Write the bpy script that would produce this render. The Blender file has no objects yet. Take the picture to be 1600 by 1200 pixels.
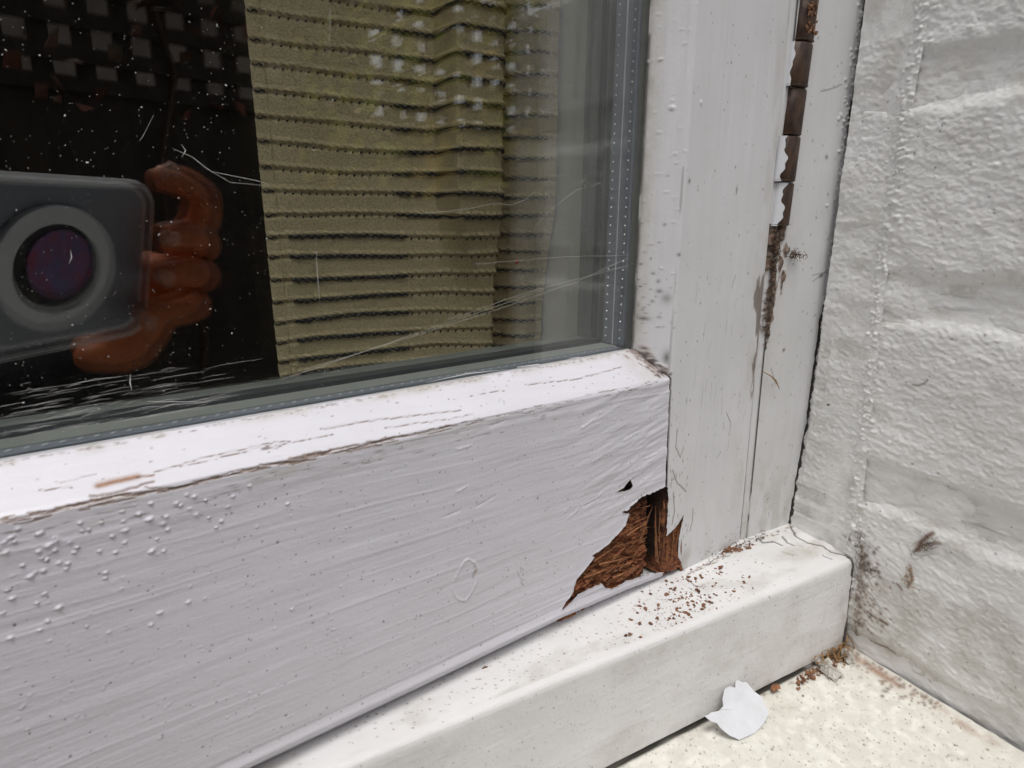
import bpy, math, random
import numpy as np
from mathutils import Vector, Matrix
random.seed(7); RNG = np.random.default_rng(11)
SC = 0.00087                    # local millimetres -> metres (brick courses come out at 75 mm)
EYE = np.array([0.0, 0.0, 1.25])
def W(p): return np.asarray(p, float)*SC + EYE

# ------------------------------------------------------------------ camera, light, exposure
R = np.array([[0.87292234, -0.48782162, 0.0060541],
              [-0.11855538, -0.22415133, -0.96731629],
              [0.47323484, 0.84367425, -0.25350058]])     # rows: right, down, forward
F = 981.193
scene = bpy.context.scene
cam_d = bpy.data.cameras.new('camera'); cam = bpy.data.objects.new('camera', cam_d)
scene.collection.objects.link(cam); scene.camera = cam
cam_d.sensor_width = 36.0; cam_d.lens = F/1600*36.0
cam_d.clip_start = 0.004; cam_d.clip_end = 300
M = Matrix([[R[0][i], -R[1][i], -R[2][i], 0] for i in range(3)] + [[0, 0, 0, 1]])
M.translation = Vector(EYE); cam.matrix_world = M
cam_d.dof.use_dof = True; cam_d.dof.focus_distance = 0.245; cam_d.dof.aperture_fstop = 48

world = bpy.data.worlds.new('World'); scene.world = world; world.use_nodes = True
wn = world.node_tree; wn.nodes.clear()
sky = wn.nodes.new('ShaderNodeTexSky'); sky.sky_type = 'NISHITA'; sky.sun_disc = False
SUN_EL, SUN_AZ = math.radians(70), math.radians(205)     # sun stands behind the camera, a little to the left
sky.sun_elevation = SUN_EL; sky.sun_rotation = SUN_AZ
sky.air_density = 1.0; sky.dust_density = 5.0; sky.ozone_density = 1.0
hs = wn.nodes.new('ShaderNodeHueSaturation'); hs.inputs['Saturation'].default_value = 0.22
bg = wn.nodes.new('ShaderNodeBackground'); bg.inputs['Strength'].default_value = 0.15
wo = wn.nodes.new('ShaderNodeOutputWorld')
wn.links.new(sky.outputs[0], hs.inputs['Color']); wn.links.new(hs.outputs[0], bg.inputs[0]); wn.links.new(bg.outputs[0], wo.inputs[0])
sun_d = bpy.data.lights.new('sun', 'SUN'); sun_d.energy = 0.9; sun_d.angle = math.radians(22); sun_d.color = (1.0, 0.97, 0.93)
sun = bpy.data.objects.new('sun', sun_d); scene.collection.objects.link(sun)
sd = Vector((math.sin(SUN_AZ)*math.cos(SUN_EL), math.cos(SUN_AZ)*math.cos(SUN_EL), math.sin(SUN_EL)))
sun.rotation_euler = sd.to_track_quat('Z', 'Y').to_euler(); sun.location = (0, -3, 5)
scene.view_settings.view_transform = 'Standard'; scene.view_settings.look = 'None'
scene.view_settings.gamma = 1.0; scene.view_settings.use_curve_mapping = False
scene.view_settings.exposure = 0.14
scene.render.engine = 'CYCLES'
scene.cycles.max_bounces = 8; scene.cycles.transparent_max_bounces = 24; scene.cycles.glossy_bounces = 4
scene.cycles.use_denoising = True

# ------------------------------------------------------------------ photo geometry -> planes of the window
DS = math.radians(7.20530317); DW = math.radians(-2.04442931)
S = np.array([math.cos(DS), math.sin(DS), 0]); N = np.array([-math.sin(DS), math.cos(DS), 0])
Z = np.array([0, 0, 1.0]); X = np.array([1.0, 0, 0]); Y = np.array([0, 1.0, 0])
def ray(x, y): return R.T@np.array([(x-800)/F, (y-600)/F, 1.0])
def hit(x, y, P, n): d = ray(x, y); return d*(np.dot(P, n)/np.dot(d, n))
P0 = ray(1045, 740)*270                                   # joint of rail and stile, on the sash's front plane
def sash(s, o, z): return P0 + np.multiply.outer(s, S) + np.multiply.outer(o, N) + np.multiply.outer(z, Z)
def sz(px, py, off=0.0): q = hit(px, py, P0+N*off, N)-P0; return float(q@S), float(q@Z)
JY = 194.6
PJ = np.array([247.9, JY, -75.5])
def jz(px, py, off=0.0): q = hit(px, py, PJ+Y*off, Y); return float(q[0]), float(q[2])
SL = math.radians(5); SN = np.array([0, -math.sin(SL), math.cos(SL)])
PA = np.array([280.94, 194.59, -156.9])
def sill_hit(px, py): return hit(px, py, PA, SN)
WD = np.array([math.sin(DW), math.cos(DW), 0]); WNRM = np.array([WD[1], -WD[0], 0])
def wz(px, py): q = hit(px, py, PA, WNRM); return float(q[1]), float(q[2])
def wallx(y): return PA[0] + (y-PA[1])*WD[0]/WD[1]
OZ = -209.6
def oz(px, py): q = hit(px, py, np.array([0, 0, OZ]), Z); return float(q[0]), float(q[1])

# ------------------------------------------------------------------ helpers
COL = scene.collection
def tag(o, label=None, cat=None, group=None, kind=None):
    if label: o['label'] = label
    if cat: o['category'] = cat
    if group: o['group'] = group
    if kind: o['kind'] = kind
    return o
def empty(name, loc, label, cat, group=None):
    o = bpy.data.objects.new(name, None); COL.objects.link(o); o.location = Vector(loc); o.empty_display_size = 0.02
    return tag(o, label, cat, group)
def mesh_obj(name, verts, faces, mat, parent=None, smooth=False, attrs=None):
    """verts in metres, world space"""
    me = bpy.data.meshes.new(name)
    off = np.array(parent_world(parent)) if parent else np.zeros(3)
    verts = np.asarray(verts, float) - off
    if isinstance(faces, np.ndarray):
        nf, k = faces.shape
        me.vertices.add(len(verts)); me.vertices.foreach_set('co', verts.astype(np.float32).ravel())
        me.loops.add(nf*k); me.loops.foreach_set('vertex_index', faces.astype(np.int32).ravel())
        me.polygons.add(nf); me.polygons.foreach_set('loop_start', np.arange(0, nf*k, k, dtype=np.int32))
        me.update(calc_edges=True)
    else:
        me.from_pydata([tuple(v) for v in verts], [], faces); me.update()
    if smooth: me.polygons.foreach_set('use_smooth', [True]*len(me.polygons))
    for k_, a in (attrs or {}).items():
        at = me.attributes.new(k_, 'FLOAT', 'POINT'); at.data.foreach_set('value', np.clip(a, 0, 1).astype(np.float32).ravel())
    if mat: me.materials.append(mat)
    o = bpy.data.objects.new(name, me); COL.objects.link(o)
    if parent: o.parent = parent
    return o
def parent_world(p):
    v = Vector(p.location)
    while p.parent: p = p.parent; v += Vector(p.location)
    return v
def vnoise(u, v, seed):
    g = np.random.default_rng(seed).random((256, 256))
    iu = np.floor(u).astype(int); iv = np.floor(v).astype(int); fu = u-iu; fv = v-iv
    fu = fu*fu*fu*(fu*(fu*6-15)+10); fv = fv*fv*fv*(fv*(fv*6-15)+10)
    a = g[iv % 256, iu % 256]; b = g[iv % 256, (iu+1) % 256]; c = g[(iv+1) % 256, iu % 256]; d = g[(iv+1) % 256, (iu+1) % 256]
    return ((a*(1-fu)+b*fu)*(1-fv)+(c*(1-fu)+d*fu)*fv)*2-1
def fbm(u, v, seed, octv=4, gain=0.5):
    r = 0; a = 1; t = 0
    for i in range(octv):
        r = r+a*vnoise(u*2**i+17.3*i, v*2**i+5.1*i, seed+i); t += a; a *= gain
    return r/t
def sstep(x, a, b): t = np.clip((x-a)/(b-a), 0, 1); return t*t*(3-2*t)
def inpoly(u, v, poly):
    r = np.zeros(np.shape(u), bool); n = len(poly)
    for i in range(n):
        x0, y0 = poly[i]; x1, y1 = poly[(i+1) % n]
        if y0 == y1: continue
        c = ((y0 > v) != (y1 > v)) & (u < (x1-x0)*(v-y0)/(y1-y0)+x0); r ^= c
    return r
class Surf:
    """a dense sheet over axis arrays u (columns) and v (rows), given base points, displaced along its own normal"""
    def __init__(s, u, v, fn, ref):
        s.u = np.asarray(u, float); s.v = np.asarray(v, float); s.U, s.V = np.meshgrid(s.u, s.v)
        s.P = fn(s.U, s.V); s.ref = np.asarray(ref, float)
        s.D = np.zeros(s.U.shape); s.A = {k: np.zeros(s.U.shape) for k in ('dirt', 'bare', 'grime')}  # 'dirt' also carries the painted gap shade on the mortar fillet
        s.hole = np.zeros(s.U.shape, bool)
    def win(s, u0, u1, v0, v1):
        a, b = np.searchsorted(s.u, [u0, u1]); c, d = np.searchsorted(s.v, [v0, v1])
        return slice(c, d), slice(a, b)
    def blob(s, u, v, ru, rv, h=0.0, ang=0.0, hard=2.0, **at):
        m = max(ru, rv)*2.2; w = s.win(u-m, u+m, v-m, v+m)
        du = s.U[w]-u; dv = s.V[w]-v; c, n = math.cos(ang), math.sin(ang)
        q = ((du*c+dv*n)/ru)**2+((-du*n+dv*c)/rv)**2
        g = np.exp(-q**(hard/2)); s.D[w] += h*g
        for k, a in at.items(): s.A[k][w] = np.maximum(s.A[k][w], a*g)
    def line(s, pts, wd, h=0.0, jit=0.0, soft=1.0, seed=0, taper=False, **at):
        pts = [tuple(p) for p in pts]
        if jit:
            rr = random.Random(seed); q = []
            for (a, b), (c, d) in zip(pts[:-1], pts[1:]):
                n = max(1, int(math.hypot(c-a, d-b)/max(1.2, jit*4)))
                for i in range(n): t = i/n; q.append((a+(c-a)*t+rr.uniform(-jit, jit), b+(d-b)*t+rr.uniform(-jit, jit)))
            q.append(pts[-1]); pts = q
        nn = len(pts)-1
        for i, ((a, b), (c, d)) in enumerate(zip(pts[:-1], pts[1:])):
            w_ = wd*(1-abs(2*(i+.5)/nn-1)*.8) if taper else wd
            m = w_*3; w = s.win(min(a, c)-m, max(a, c)+m, min(b, d)-m, max(b, d)+m)
            L = (c-a)**2+(d-b)**2+1e-9
            t = np.clip(((s.U[w]-a)*(c-a)+(s.V[w]-b)*(d-b))/L, 0, 1)
            q = np.hypot(s.U[w]-a-t*(c-a), s.V[w]-b-t*(d-b))/w_
            g = np.exp(-q**2*1.2)
            if h: s.D[w] = np.where(np.abs(h*g) > np.abs(s._ln[w]), s.D[w]-s._ln[w]+h*g, s.D[w]) if hasattr(s, '_ln') else s.D[w]+h*g*.5
            for k, v in at.items(): s.A[k][w] = np.maximum(s.A[k][w], v*g)
    def build(s, name, mat, parent=None):
        du = np.gradient(s.P, axis=1); dv = np.gradient(s.P, axis=0)
        n = np.cross(du, dv); n /= np.linalg.norm(n, axis=2, keepdims=True)+1e-12
        flip = (n.reshape(-1, 3)@s.ref).mean() < 0
        if flip: n = -n
        Q = W(s.P+n*s.D[..., None]); nv, nu = s.U.shape
        idx = np.arange(nv*nu).reshape(nv, nu)
        a, b, c, d = idx[:-1, :-1], idx[:-1, 1:], idx[1:, 1:], idx[1:, :-1]
        f = np.stack([a, d, c, b] if flip else [a, b, c, d], -1)
        keep = ~(s.hole[:-1, :-1] & s.hole[1:, 1:])
        return mesh_obj(name, Q.reshape(-1, 3), f[keep].reshape(-1, 4), mat, parent, True, s.A)
def prof(V, table):
    """table rows (V, a, b): interpolate the two profile coordinates over V"""
    t = np.array(table, float)
    return np.interp(V, t[:, 0], t[:, 1]), np.interp(V, t[:, 0], t[:, 2])
def box(name, lo, hi, mat, parent=None, bev=0.0, frame=None, tilt=0.0087):
    """box in local mm; frame 'sash' takes (s,o,z)"""
    x0, y0, z0 = lo; x1, y1, z1 = hi
    c = [(x0, y0, z0), (x1, y0, z0), (x1, y1, z0), (x0, y1, z0), (x0, y0, z1), (x1, y0, z1), (x1, y1, z1), (x0, y1, z1)]
    f = [(0, 3, 2, 1), (4, 5, 6, 7), (0, 1, 5, 4), (1, 2, 6, 5), (2, 3, 7, 6), (3, 0, 4, 7)]
    if frame == 'sash': c = [sash(p[0], p[1], p[2]+(tilt*p[0] if p[2] > 48 and p[2] < 60 else 0)) for p in c]
    if frame == 'm': c = [np.array(p, float) for p in c]
    else: c = [W(p) for p in c]
    o = mesh_obj(name, np.array(c), f, mat, parent)
    if bev: m = o.modifiers.new('bevel', 'BEVEL'); m.width = bev; m.segments = 2
    return o
def tube(pts, r, seg=5, closed=True):
    """verts, faces of a tube through world-metre points; r number or list"""
    pts = [Vector(p) for p in pts]; n = len(pts); rs = r if hasattr(r, '__len__') else [r]*n
    V_, F_ = [], []; up = Vector((0.31, 0.2, 0.93))
    for i, p in enumerate(pts):
        t = (pts[min(i+1, n-1)]-pts[max(i-1, 0)]).normalized(); a = t.cross(up)
        if a.length < 1e-5: a = t.cross(Vector((1, 0, 0)))
        a.normalize(); b = t.cross(a)
        for k in range(seg):
            th = 2*math.pi*k/seg; V_.append(tuple(p+(a*math.cos(th)+b*math.sin(th))*rs[i]))
    for i in range(n-1):
        for k in range(seg):
            F_.append((i*seg+k, (i+1)*seg+k, (i+1)*seg+(k+1) % seg, i*seg+(k+1) % seg))
    F_.append(tuple(range(seg))[::-1]); F_.append(tuple((n-1)*seg+k for k in range(seg)))
    return V_, F_
class MB:
    def __init__(s): s.V = []; s.F = []
    def add(s, vf):
        b = len(s.V); s.V += [tuple(v) for v in vf[0]]; s.F += [tuple(i+b for i in f) for f in vf[1]]
    def build(s, name, mat, parent=None, smooth=False): return mesh_obj(name, np.array(s.V), s.F, mat, parent, smooth)
def chunk(c, rx, ry, rz, seed, up=(0, 0, 1), rough=.35, rot=0.0):
    """irregular little lump (20 faces): a jittered icosahedron"""
    g = (1+5**.5)/2; rr = random.Random(seed)
    v = [(-1, g, 0), (1, g, 0), (-1, -g, 0), (1, -g, 0), (0, -1, g), (0, 1, g), (0, -1, -g), (0, 1, -g), (g, 0, -1), (g, 0, 1), (-g, 0, -1), (-g, 0, 1)]
    f = [(0, 11, 5), (0, 5, 1), (0, 1, 7), (0, 7, 10), (0, 10, 11), (1, 5, 9), (5, 11, 4), (11, 10, 2), (10, 7, 6), (7, 1, 8), (3, 9, 4), (3, 4, 2), (3, 2, 6), (3, 6, 8), (3, 8, 9), (4, 9, 5), (2, 4, 11), (6, 2, 10), (8, 6, 7), (9, 8, 1)]
    z = Vector(up).normalized(); x = z.orthogonal().normalized(); y = z.cross(x); c_, s_ = math.cos(rot), math.sin(rot)
    x, y = x*c_+y*s_, y*c_-x*s_
    out = []
    for a in v:
        k = .53*(1+rr.uniform(-rough, rough)); out.append(tuple(Vector(c)+(x*a[0]*rx+y*a[1]*ry+z*a[2]*rz)*k))
    return out, f

# ------------------------------------------------------------------ materials
def new_mat(name):
    m = bpy.data.materials.new(name); m.use_nodes = True; nt = m.node_tree; nt.nodes.clear()
    o = nt.nodes.new('ShaderNodeOutputMaterial'); b = nt.nodes.new('ShaderNodeBsdfPrincipled')
    nt.links.new(b.outputs[0], o.inputs[0]); return m, nt, b
class G:
    def __init__(s, nt): s.nt = nt
    def n(s, t, **kw):
        x = s.nt.nodes.new(t)
        for k, v in kw.items():
            if k in x.inputs: x.inputs[k].default_value = v
            else: setattr(x, k, v)
        return x
    def l(s, a, b): s.nt.links.new(a, b)
    def noise(s, vec, scale, detail=4, rough=.55, dist=0.0):
        x = s.n('ShaderNodeTexNoise'); x.inputs['Scale'].default_value = scale; x.inputs['Detail'].default_value = detail
        x.inputs['Roughness'].default_value = rough; x.inputs['Distortion'].default_value = dist; s.l(vec, x.inputs['Vector']); return x.outputs['Fac']
    def mapv(s, sc): 
        t = s.n('ShaderNodeTexCoord'); m = s.n('ShaderNodeMapping'); m.inputs['Scale'].default_value = sc; s.l(t.outputs['Object'], m.inputs[0]); return m.outputs[0]
    def ramp(s, f, pts):
        r = s.n('ShaderNodeValToRGB'); e = r.color_ramp.elements
        while len(e) < len(pts): e.new(0.5)
        for i, (p, c) in enumerate(pts): e[i].position = p; e[i].color = (*c, 1) if hasattr(c, '__len__') else (c, c, c, 1)
        s.l(f, r.inputs[0]); return r.outputs[0]
    def mix(s, f, a, b):
        m = s.n('ShaderNodeMix'); m.data_type = 'RGBA'
        for v, i in ((f, 0), (a, 6), (b, 7)):
            if hasattr(v, 'is_linked'): s.l(v, m.inputs[i])
            else: m.inputs[i].default_value = v if i == 0 else (*v, 1)
        return m.outputs[2]
    def math(s, op, a, b=0.0):
        m = s.n('ShaderNodeMath'); m.operation = op
        for v, i in ((a, 0), (b, 1)):
            if hasattr(v, 'is_linked'): s.l(v, m.inputs[i])
            else: m.inputs[i].default_value = v
        return m.outputs[0]
    def attr(s, nm): a = s.n('ShaderNodeAttribute'); a.attribute_name = nm; return a.outputs['Fac']
    def bump(s, h, dist, strength=1.0, prev=None):
        b = s.n('ShaderNodeBump'); b.inputs['Distance'].default_value = dist; b.inputs['Strength'].default_value = strength
        s.l(h, b.inputs['Height'])
        if prev: s.l(prev, b.inputs['Normal'])
        return b.outputs[0]
def paint(name, col=(.74, .74, .76), col2=(.66, .66, .68), stroke=(6, 120, 120), b1=.00015, b2=.00009, rough=.42, specks=.5, grimecol=(.43, .405, .35), fine=900):
    m, nt, b = new_mat(name); g = G(nt)
    v1 = g.mapv((1, 1, 1)); vs = g.mapv(stroke)
    big = g.noise(v1, 28, 4); c = g.mix(g.ramp(big, [(.35, 0.0), (.7, 1.0)]), col, col2)
    st = g.noise(vs, 4, 5, .6)
    c = g.mix(g.math('MULTIPLY', g.ramp(st, [(.35, 1.0), (.6, 0.0)]), .12), c, tuple(x*.8 for x in col2))
    # fine dark specks of soot
    vo = g.n('ShaderNodeTexVoronoi'); vo.inputs['Scale'].default_value = 330; g.l(v1, vo.inputs['Vector'])
    sp = g.math('LESS_THAN', vo.outputs['Distance'], .10)
    sel = g.math('GREATER_THAN', g.noise(v1, 210, 2), .60)
    f = g.math('MULTIPLY', g.math('MULTIPLY', sp, sel), specks)
    c = g.mix(f, c, (.16, .14, .11))
    gr = g.attr('grime'); gn = g.ramp(g.noise(v1, 160, 5, .7), [(.3, 0.25), (.65, 1.0)])
    c = g.mix(g.math('MULTIPLY', gr, gn), c, grimecol)
    ba = g.attr('bare'); bw = g.ramp(g.noise(g.mapv((60, 300, 300)), 6, 5, .7), [(.3, (.10, .045, .022)), (.55, (.34, .17, .09)), (.8, (.50, .30, .18))])
    c = g.mix(ba, c, bw)
    c = g.mix(g.attr('dirt'), c, (.035, .028, .020))
    g.l(c, b.inputs['Base Color'])
    ro = g.math('ADD', g.math('MULTIPLY', g.noise(v1, 60, 3), .22), rough-.1)
    ro = g.math('ADD', ro, g.math('MULTIPLY', g.math('ADD', ba, gr), .3)); g.l(ro, b.inputs['Roughness'])
    n1 = g.bump(st, b1); n2 = g.bump(g.noise(v1, fine, 3, .6), b2, 1.0, n1); g.l(n2, b.inputs['Normal'])
    return m
def plain(name, col, rough=.6, metal=0.0, noise=0.0, ns=80, bump=0.0, col2=None, spec=None, nscale=(1, 1, 1)):
    m, nt, b = new_mat(name); g = G(nt); b.inputs['Roughness'].default_value = rough; b.inputs['Metallic'].default_value = metal
    if spec is not None: b.inputs['Specular IOR Level'].default_value = spec
    v = g.mapv(nscale); nz = g.noise(v, ns, 5, .6)
    c2 = col2 or tuple(x*(1-noise) for x in col)
    g.l(g.mix(g.ramp(nz, [(.35, 0.0), (.65, 1.0)]), col, c2), b.inputs['Base Color'])
    if bump: g.l(g.bump(nz, bump), b.inputs['Normal'])
    return m
M_rail = paint('white_paint_rail', (.70, .69, .745), (.645, .635, .685), (5, 90, 90), .00022, .00006, .36)
M_stile = paint('white_paint_stile', (.72, .72, .735), (.66, .66, .67), (90, 90, 5), .00016, .00006, .40)
M_jamb = paint('white_paint_jamb', (.71, .71, .72), (.64, .64, .64), (80, 80, 6), .00016, .00008, .46)
M_sill = paint('white_paint_sill', (.755, .75, .75), (.69, .685, .68), (8, 60, 60), .00016, .00014, .46, specks=.8)
M_outer = paint('cream_masonry_paint', (.82, .81, .745), (.76, .745, .68), (40, 40, 40), .0002, .00018, .7, specks=.9, fine=500)
M_wall = paint('white_masonry_paint', (.80, .80, .79), (.73, .73, .715), (40, 40, 60), .0003, .00022, .5, specks=.8, fine=620)
def rot_mat():
    m, nt, b = new_mat('rotten_wood'); g = G(nt)
    v = g.mapv((1, 1, 1)); fb = g.mapv((160, 260, 620)); nz = g.noise(fb, 1.3, 6, .7, .6)
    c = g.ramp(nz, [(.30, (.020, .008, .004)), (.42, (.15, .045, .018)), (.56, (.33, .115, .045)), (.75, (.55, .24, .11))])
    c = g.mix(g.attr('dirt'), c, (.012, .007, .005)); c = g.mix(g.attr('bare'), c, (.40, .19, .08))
    g.l(c, b.inputs['Base Color']); b.inputs['Roughness'].default_value = .85
    g.l(g.bump(g.noise(v, 900, 3, .6), .0002, 1.0, g.bump(nz, .0012)), b.inputs['Normal']); return m
M_rot = rot_mat()
M_black = plain('dark_gap', (.012, .011, .010), .9)
M_crumb = plain('brown_wood_crumb', (.27, .13, .065), .9, col2=(.09, .035, .018), ns=260, bump=.0003)
M_chip = plain('wood_chip', (.36, .17, .08), .8, col2=(.15, .06, .03), ns=300, bump=.0004)
M_flake = plain('paint_flake', (.70, .715, .75), .5, noise=.12, ns=120, bump=.0002)
M_spacer = plain('spacer_aluminium', (.24, .27, .31), .5, .35, noise=.15, ns=30)
M_dot = plain('spacer_perforation', (.75, .78, .82), .3, .4)
M_seal = plain('grey_sealant', (.05, .055, .06), .5)
M_hinge = plain('brown_patinated_brass', (.12, .070, .045), .5, .35, col2=(.035, .022, .018), ns=240, bump=.0006, nscale=(1, 1, .4))
M_rust = plain('rust_crust', (.30, .15, .08), .9, col2=(.12, .06, .03), ns=500, bump=.0005)
M_hingepaint = plain('white_paint_on_hinge', (.72, .73, .76), .4, noise=.08, ns=200, bump=.0002)
M_dirt = plain('brown_dirt', (.17, .11, .07), .95, col2=(.05, .03, .02), ns=600, bump=.0004)
M_web = plain('cobweb', (.42, .42, .38), .6)
M_speck = plain('dust_speck', (.80, .80, .78), .7)
M_twig = plain('dry_twig', (.30, .17, .07), .8)
def glass_mat():
    m = bpy.data.materials.new('window_glass'); m.use_nodes = True; nt = m.node_tree; nt.nodes.clear(); g = G(nt)
    o = g.n('ShaderNodeOutputMaterial'); tr = g.n('ShaderNodeBsdfTransparent'); tr.inputs[0].default_value = (.982, .988, .983, 1)
    gl = g.n('ShaderNodeBsdfGlossy'); gl.inputs['Roughness'].default_value = 0.0; gl.inputs['Color'].default_value = (1, 1, 1, 1)
    geo = g.n('ShaderNodeNewGeometry'); ior = g.math('ADD', 1.68, g.math('MULTIPLY', geo.outputs['Backfacing'], 1/1.68-1.68))
    fr = g.n('ShaderNodeFresnel'); g.l(ior, fr.inputs['IOR'])
    mx = g.n('ShaderNodeMixShader'); g.l(fr.outputs[0], mx.inputs[0]); g.l(tr.outputs[0], mx.inputs[1]); g.l(gl.outputs[0], mx.inputs[2]); g.l(mx.outputs[0], o.inputs[0])
    return m
M_glass = glass_mat()
def fabric_mat():
    m, nt, b = new_mat('curtain_cloth'); g = G(nt); v = g.mapv((1, 1, 1))
    nz = g.noise(v, 160, 4); c = g.mix(nz, (.86, .73, .455), (.74, .61, .37))
    w = g.noise(g.mapv((900, 900, 1500)), 1.0, 3, .7); c = g.mix(g.ramp(w, [(.35, .45), (.6, 0.0)]), c, (.20, .17, .09))
    g.l(c, b.inputs['Base Color']); b.inputs['Roughness'].default_value = .9
    g.l(g.bump(w, .0006), b.inputs['Normal']); return m
M_cloth = fabric_mat()
M_yarn = plain('dark_blue_grey_yarn', (.045, .050, .062), .9, noise=.3, ns=900)

# ------------------------------------------------------------------ setting: ground, room
gm = plain('patio_paving', (.22, .21, .19), .85, noise=.3, ns=3, bump=.003)
tag(box('ground', (-80, -80, -.3), (80, 80, 0), gm, frame='m'), kind='structure')
M_room = plain('room_plaster', (.10, .095, .085), .9, noise=.2, ns=3)
M_floor = plain('room_carpet', (.06, .05, .045), .95, noise=.3, ns=60)
x0, x1, y0, y1 = -2.6, 1.4, .30, 3.6
for nm, lo, hi, mt in (('room_floor', (x0, y0, .01), (x1, y1, .06), M_floor), ('room_ceiling', (x0, y0, 2.45), (x1, y1, 2.5), M_room),
                       ('room_wall_left', (x0-.1, y0, 0), (x0, y1, 2.5), M_room), ('room_wall_right', (x1, y0, 0), (x1+.1, y1, 2.5), M_room),
                       ('room_wall_back', (x0-.1, y1, 0), (x1+.1, y1+.1, 2.5), M_room)):
    tag(box(nm, lo, hi, mt, frame='m'), kind='structure')
GX0, GX1, GZ0, GZ1 = -.52, .262, 1.25-.19, 2.02       # opening in the house wall, metres
hw = empty('house_wall', (0, .15, 0), 'painted house wall around the window opening, seen past the reveal', 'wall')
M_hw = plain('white_render', (.62, .62, .59), .8, noise=.12, ns=20, bump=.002)
WY0, WY1 = .035, .30
box('wall_panel', (x0, WY0, 0), (GX0, WY1, 2.9), M_hw, hw, frame='m')
box('wall_panel', (GX1, WY0, 0), (x1, WY1, 2.9), M_hw, hw, frame='m')
box('wall_panel', (GX0, WY0, GZ1), (GX1, WY1, 2.9), M_hw, hw, frame='m')
box('wall_panel', (GX0, WY0, 0), (GX1, WY1, GZ0-.04), M_hw, hw, frame='m')
M_inner = plain('inner_reveal_plaster', (.85, .88, .82), .8, noise=.08, ns=30)
box('inner_reveal', (.1985, .224, GZ0), (GX1-.005, .42, GZ1), M_inner, hw, frame='m')
box('inner_sill_board', (GX0, .218, GZ0-.04), (.197, .30, GZ0+.02), plain('inner_board', (.3, .3, .26), .5), hw, frame='m')

# ------------------------------------------------------------------ the sash
SASH_LOC = W(sash(0, 0, -50))
sa = empty('window_sash', SASH_LOC, 'white painted timber casement sash with double glazing, rotten at its bottom right corner', 'window')
def sj(z): return np.where(z < 43, -3.5+(42.5-z)/92.5*4.5, -3.5-(z-43)*.75)
HOLE_R = [(1037, 762), (1027, 767), (1017, 772), (1003, 777), (993, 785), (985, 792), (980, 798), (970, 800), (974, 803), (983, 804), (979, 815), (977, 822), (967, 833), (958, 842), (950, 850), (935, 862),
          (925, 868), (928, 873), (915, 888), (907, 898), (900, 908), (896, 923), (894, 933), (885, 945), (876, 961), (880, 959), (890, 948), (900, 935), (920, 924), (938, 915), (945, 923),
          (953, 925), (963, 919), (973, 913), (1000, 903), (1013, 897), (1037, 893)]
HOLE_S = [(1030, 800), (1036, 800), (1038, 822), (1041, 837), (1047, 832), (1053, 827), (1060, 818), (1068, 805), (1064, 827), (1061, 840), (1060, 867), (1066, 884), (1073, 900), (1068, 912), (1040, 915), (1028, 915)]
HOLE_T = [(986, 749), (989, 760), (984, 766), (975, 769), (962, 771), (975, 763), (980, 756)]
HR = [sz(*p) for p in HOLE_R]; HS_ = [sz(*p) for p in HOLE_S]; HT = [sz(*p) for p in HOLE_T]
HR += [(4, HR[-1][1]), (4, HR[0][1])]; 
def zbot(s): return np.interp(s, [-430, -177, -120, -58, -20, 2], [-47.6, -47.4, -47.6, -46.9, -48.4, -50.2])
rail_tab = [(-78, 8, -56), (-62, 5, -54.5), (-53.5, 3.5, -51.5), (-51.0, 1.2, -50.0), (-50.2, .2, -49.4), (-49, -.1, -48.6), (42, 0, 42), (43, .4, 43), (44.2, 1.6, 44.0), (58, 14.6, 53), (62, 17, 53.2), (66, 17.2, 50)]
u = np.concatenate([np.linspace(-430, -236, 40)[:-1], np.arange(-236, -66, .32), np.arange(-66, 0.01, .17)])
v = np.concatenate([np.linspace(-78, -53.5, 8)[:-1], np.arange(-53.5, 44.2, .26), np.linspace(44.2, 66, 50)])
def rail_fn(U, V):
    o, z = prof(V, rail_tab)
    zb = zbot(U); z = np.where(z < -30, z+(zb+49.4)*np.clip((-30-z)/19.4, 0, 1.0), z)
    z = z+.0087*U*np.clip((V-44)/13.8, 0, 1)
    s = U+(sj(np.clip(z, -52, 54))-.35)*sstep(U, -40, 0)
    return sash(s, o, z)
r = Surf(u, v, rail_fn, -N)
U, V = r.U, r.V
front = ((V > -50) & (V < 42.5)).astype(float)
# brush strokes, then wrinkled paint towards the joint
wv = V+1.6*fbm(U*.02, V*.02, 14, 2)
mk = .5+.5*sstep(fbm(U*.012, V*.05, 16, 2), -.3, .4)
r.D += front*mk*(.20*fbm(U*.012, wv*.22, 1, 3)+.05*fbm(U*.03, wv*.9, 5, 2)+.14*np.maximum(fbm(U*.009+4, wv*.55, 9, 2)-.3, 0)*2)
wr = sstep(U, -75, -30)*sstep(V, -30, 5)*front
r.D += wr*.42*fbm(U*.055+V*.02, V*.28-U*.07, 21, 3)
r.D += front*.30*fbm(U*.008, V*.03, 30, 2)
r.D += (V >= 44)*(.10*fbm(U*.03, V*.5, 41, 4))
# rolled lip along the bottom with a soft crease above it
zl = V-(-49.0)
r.D += .5*np.exp(-((zl-1.8)/1.3)**2)-.45*np.exp(-((zl-5.0)/1.1)**2)*(.5+.5*sstep(fbm(U*.03, V*0, 77, 2), -.4, .5))
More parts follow.
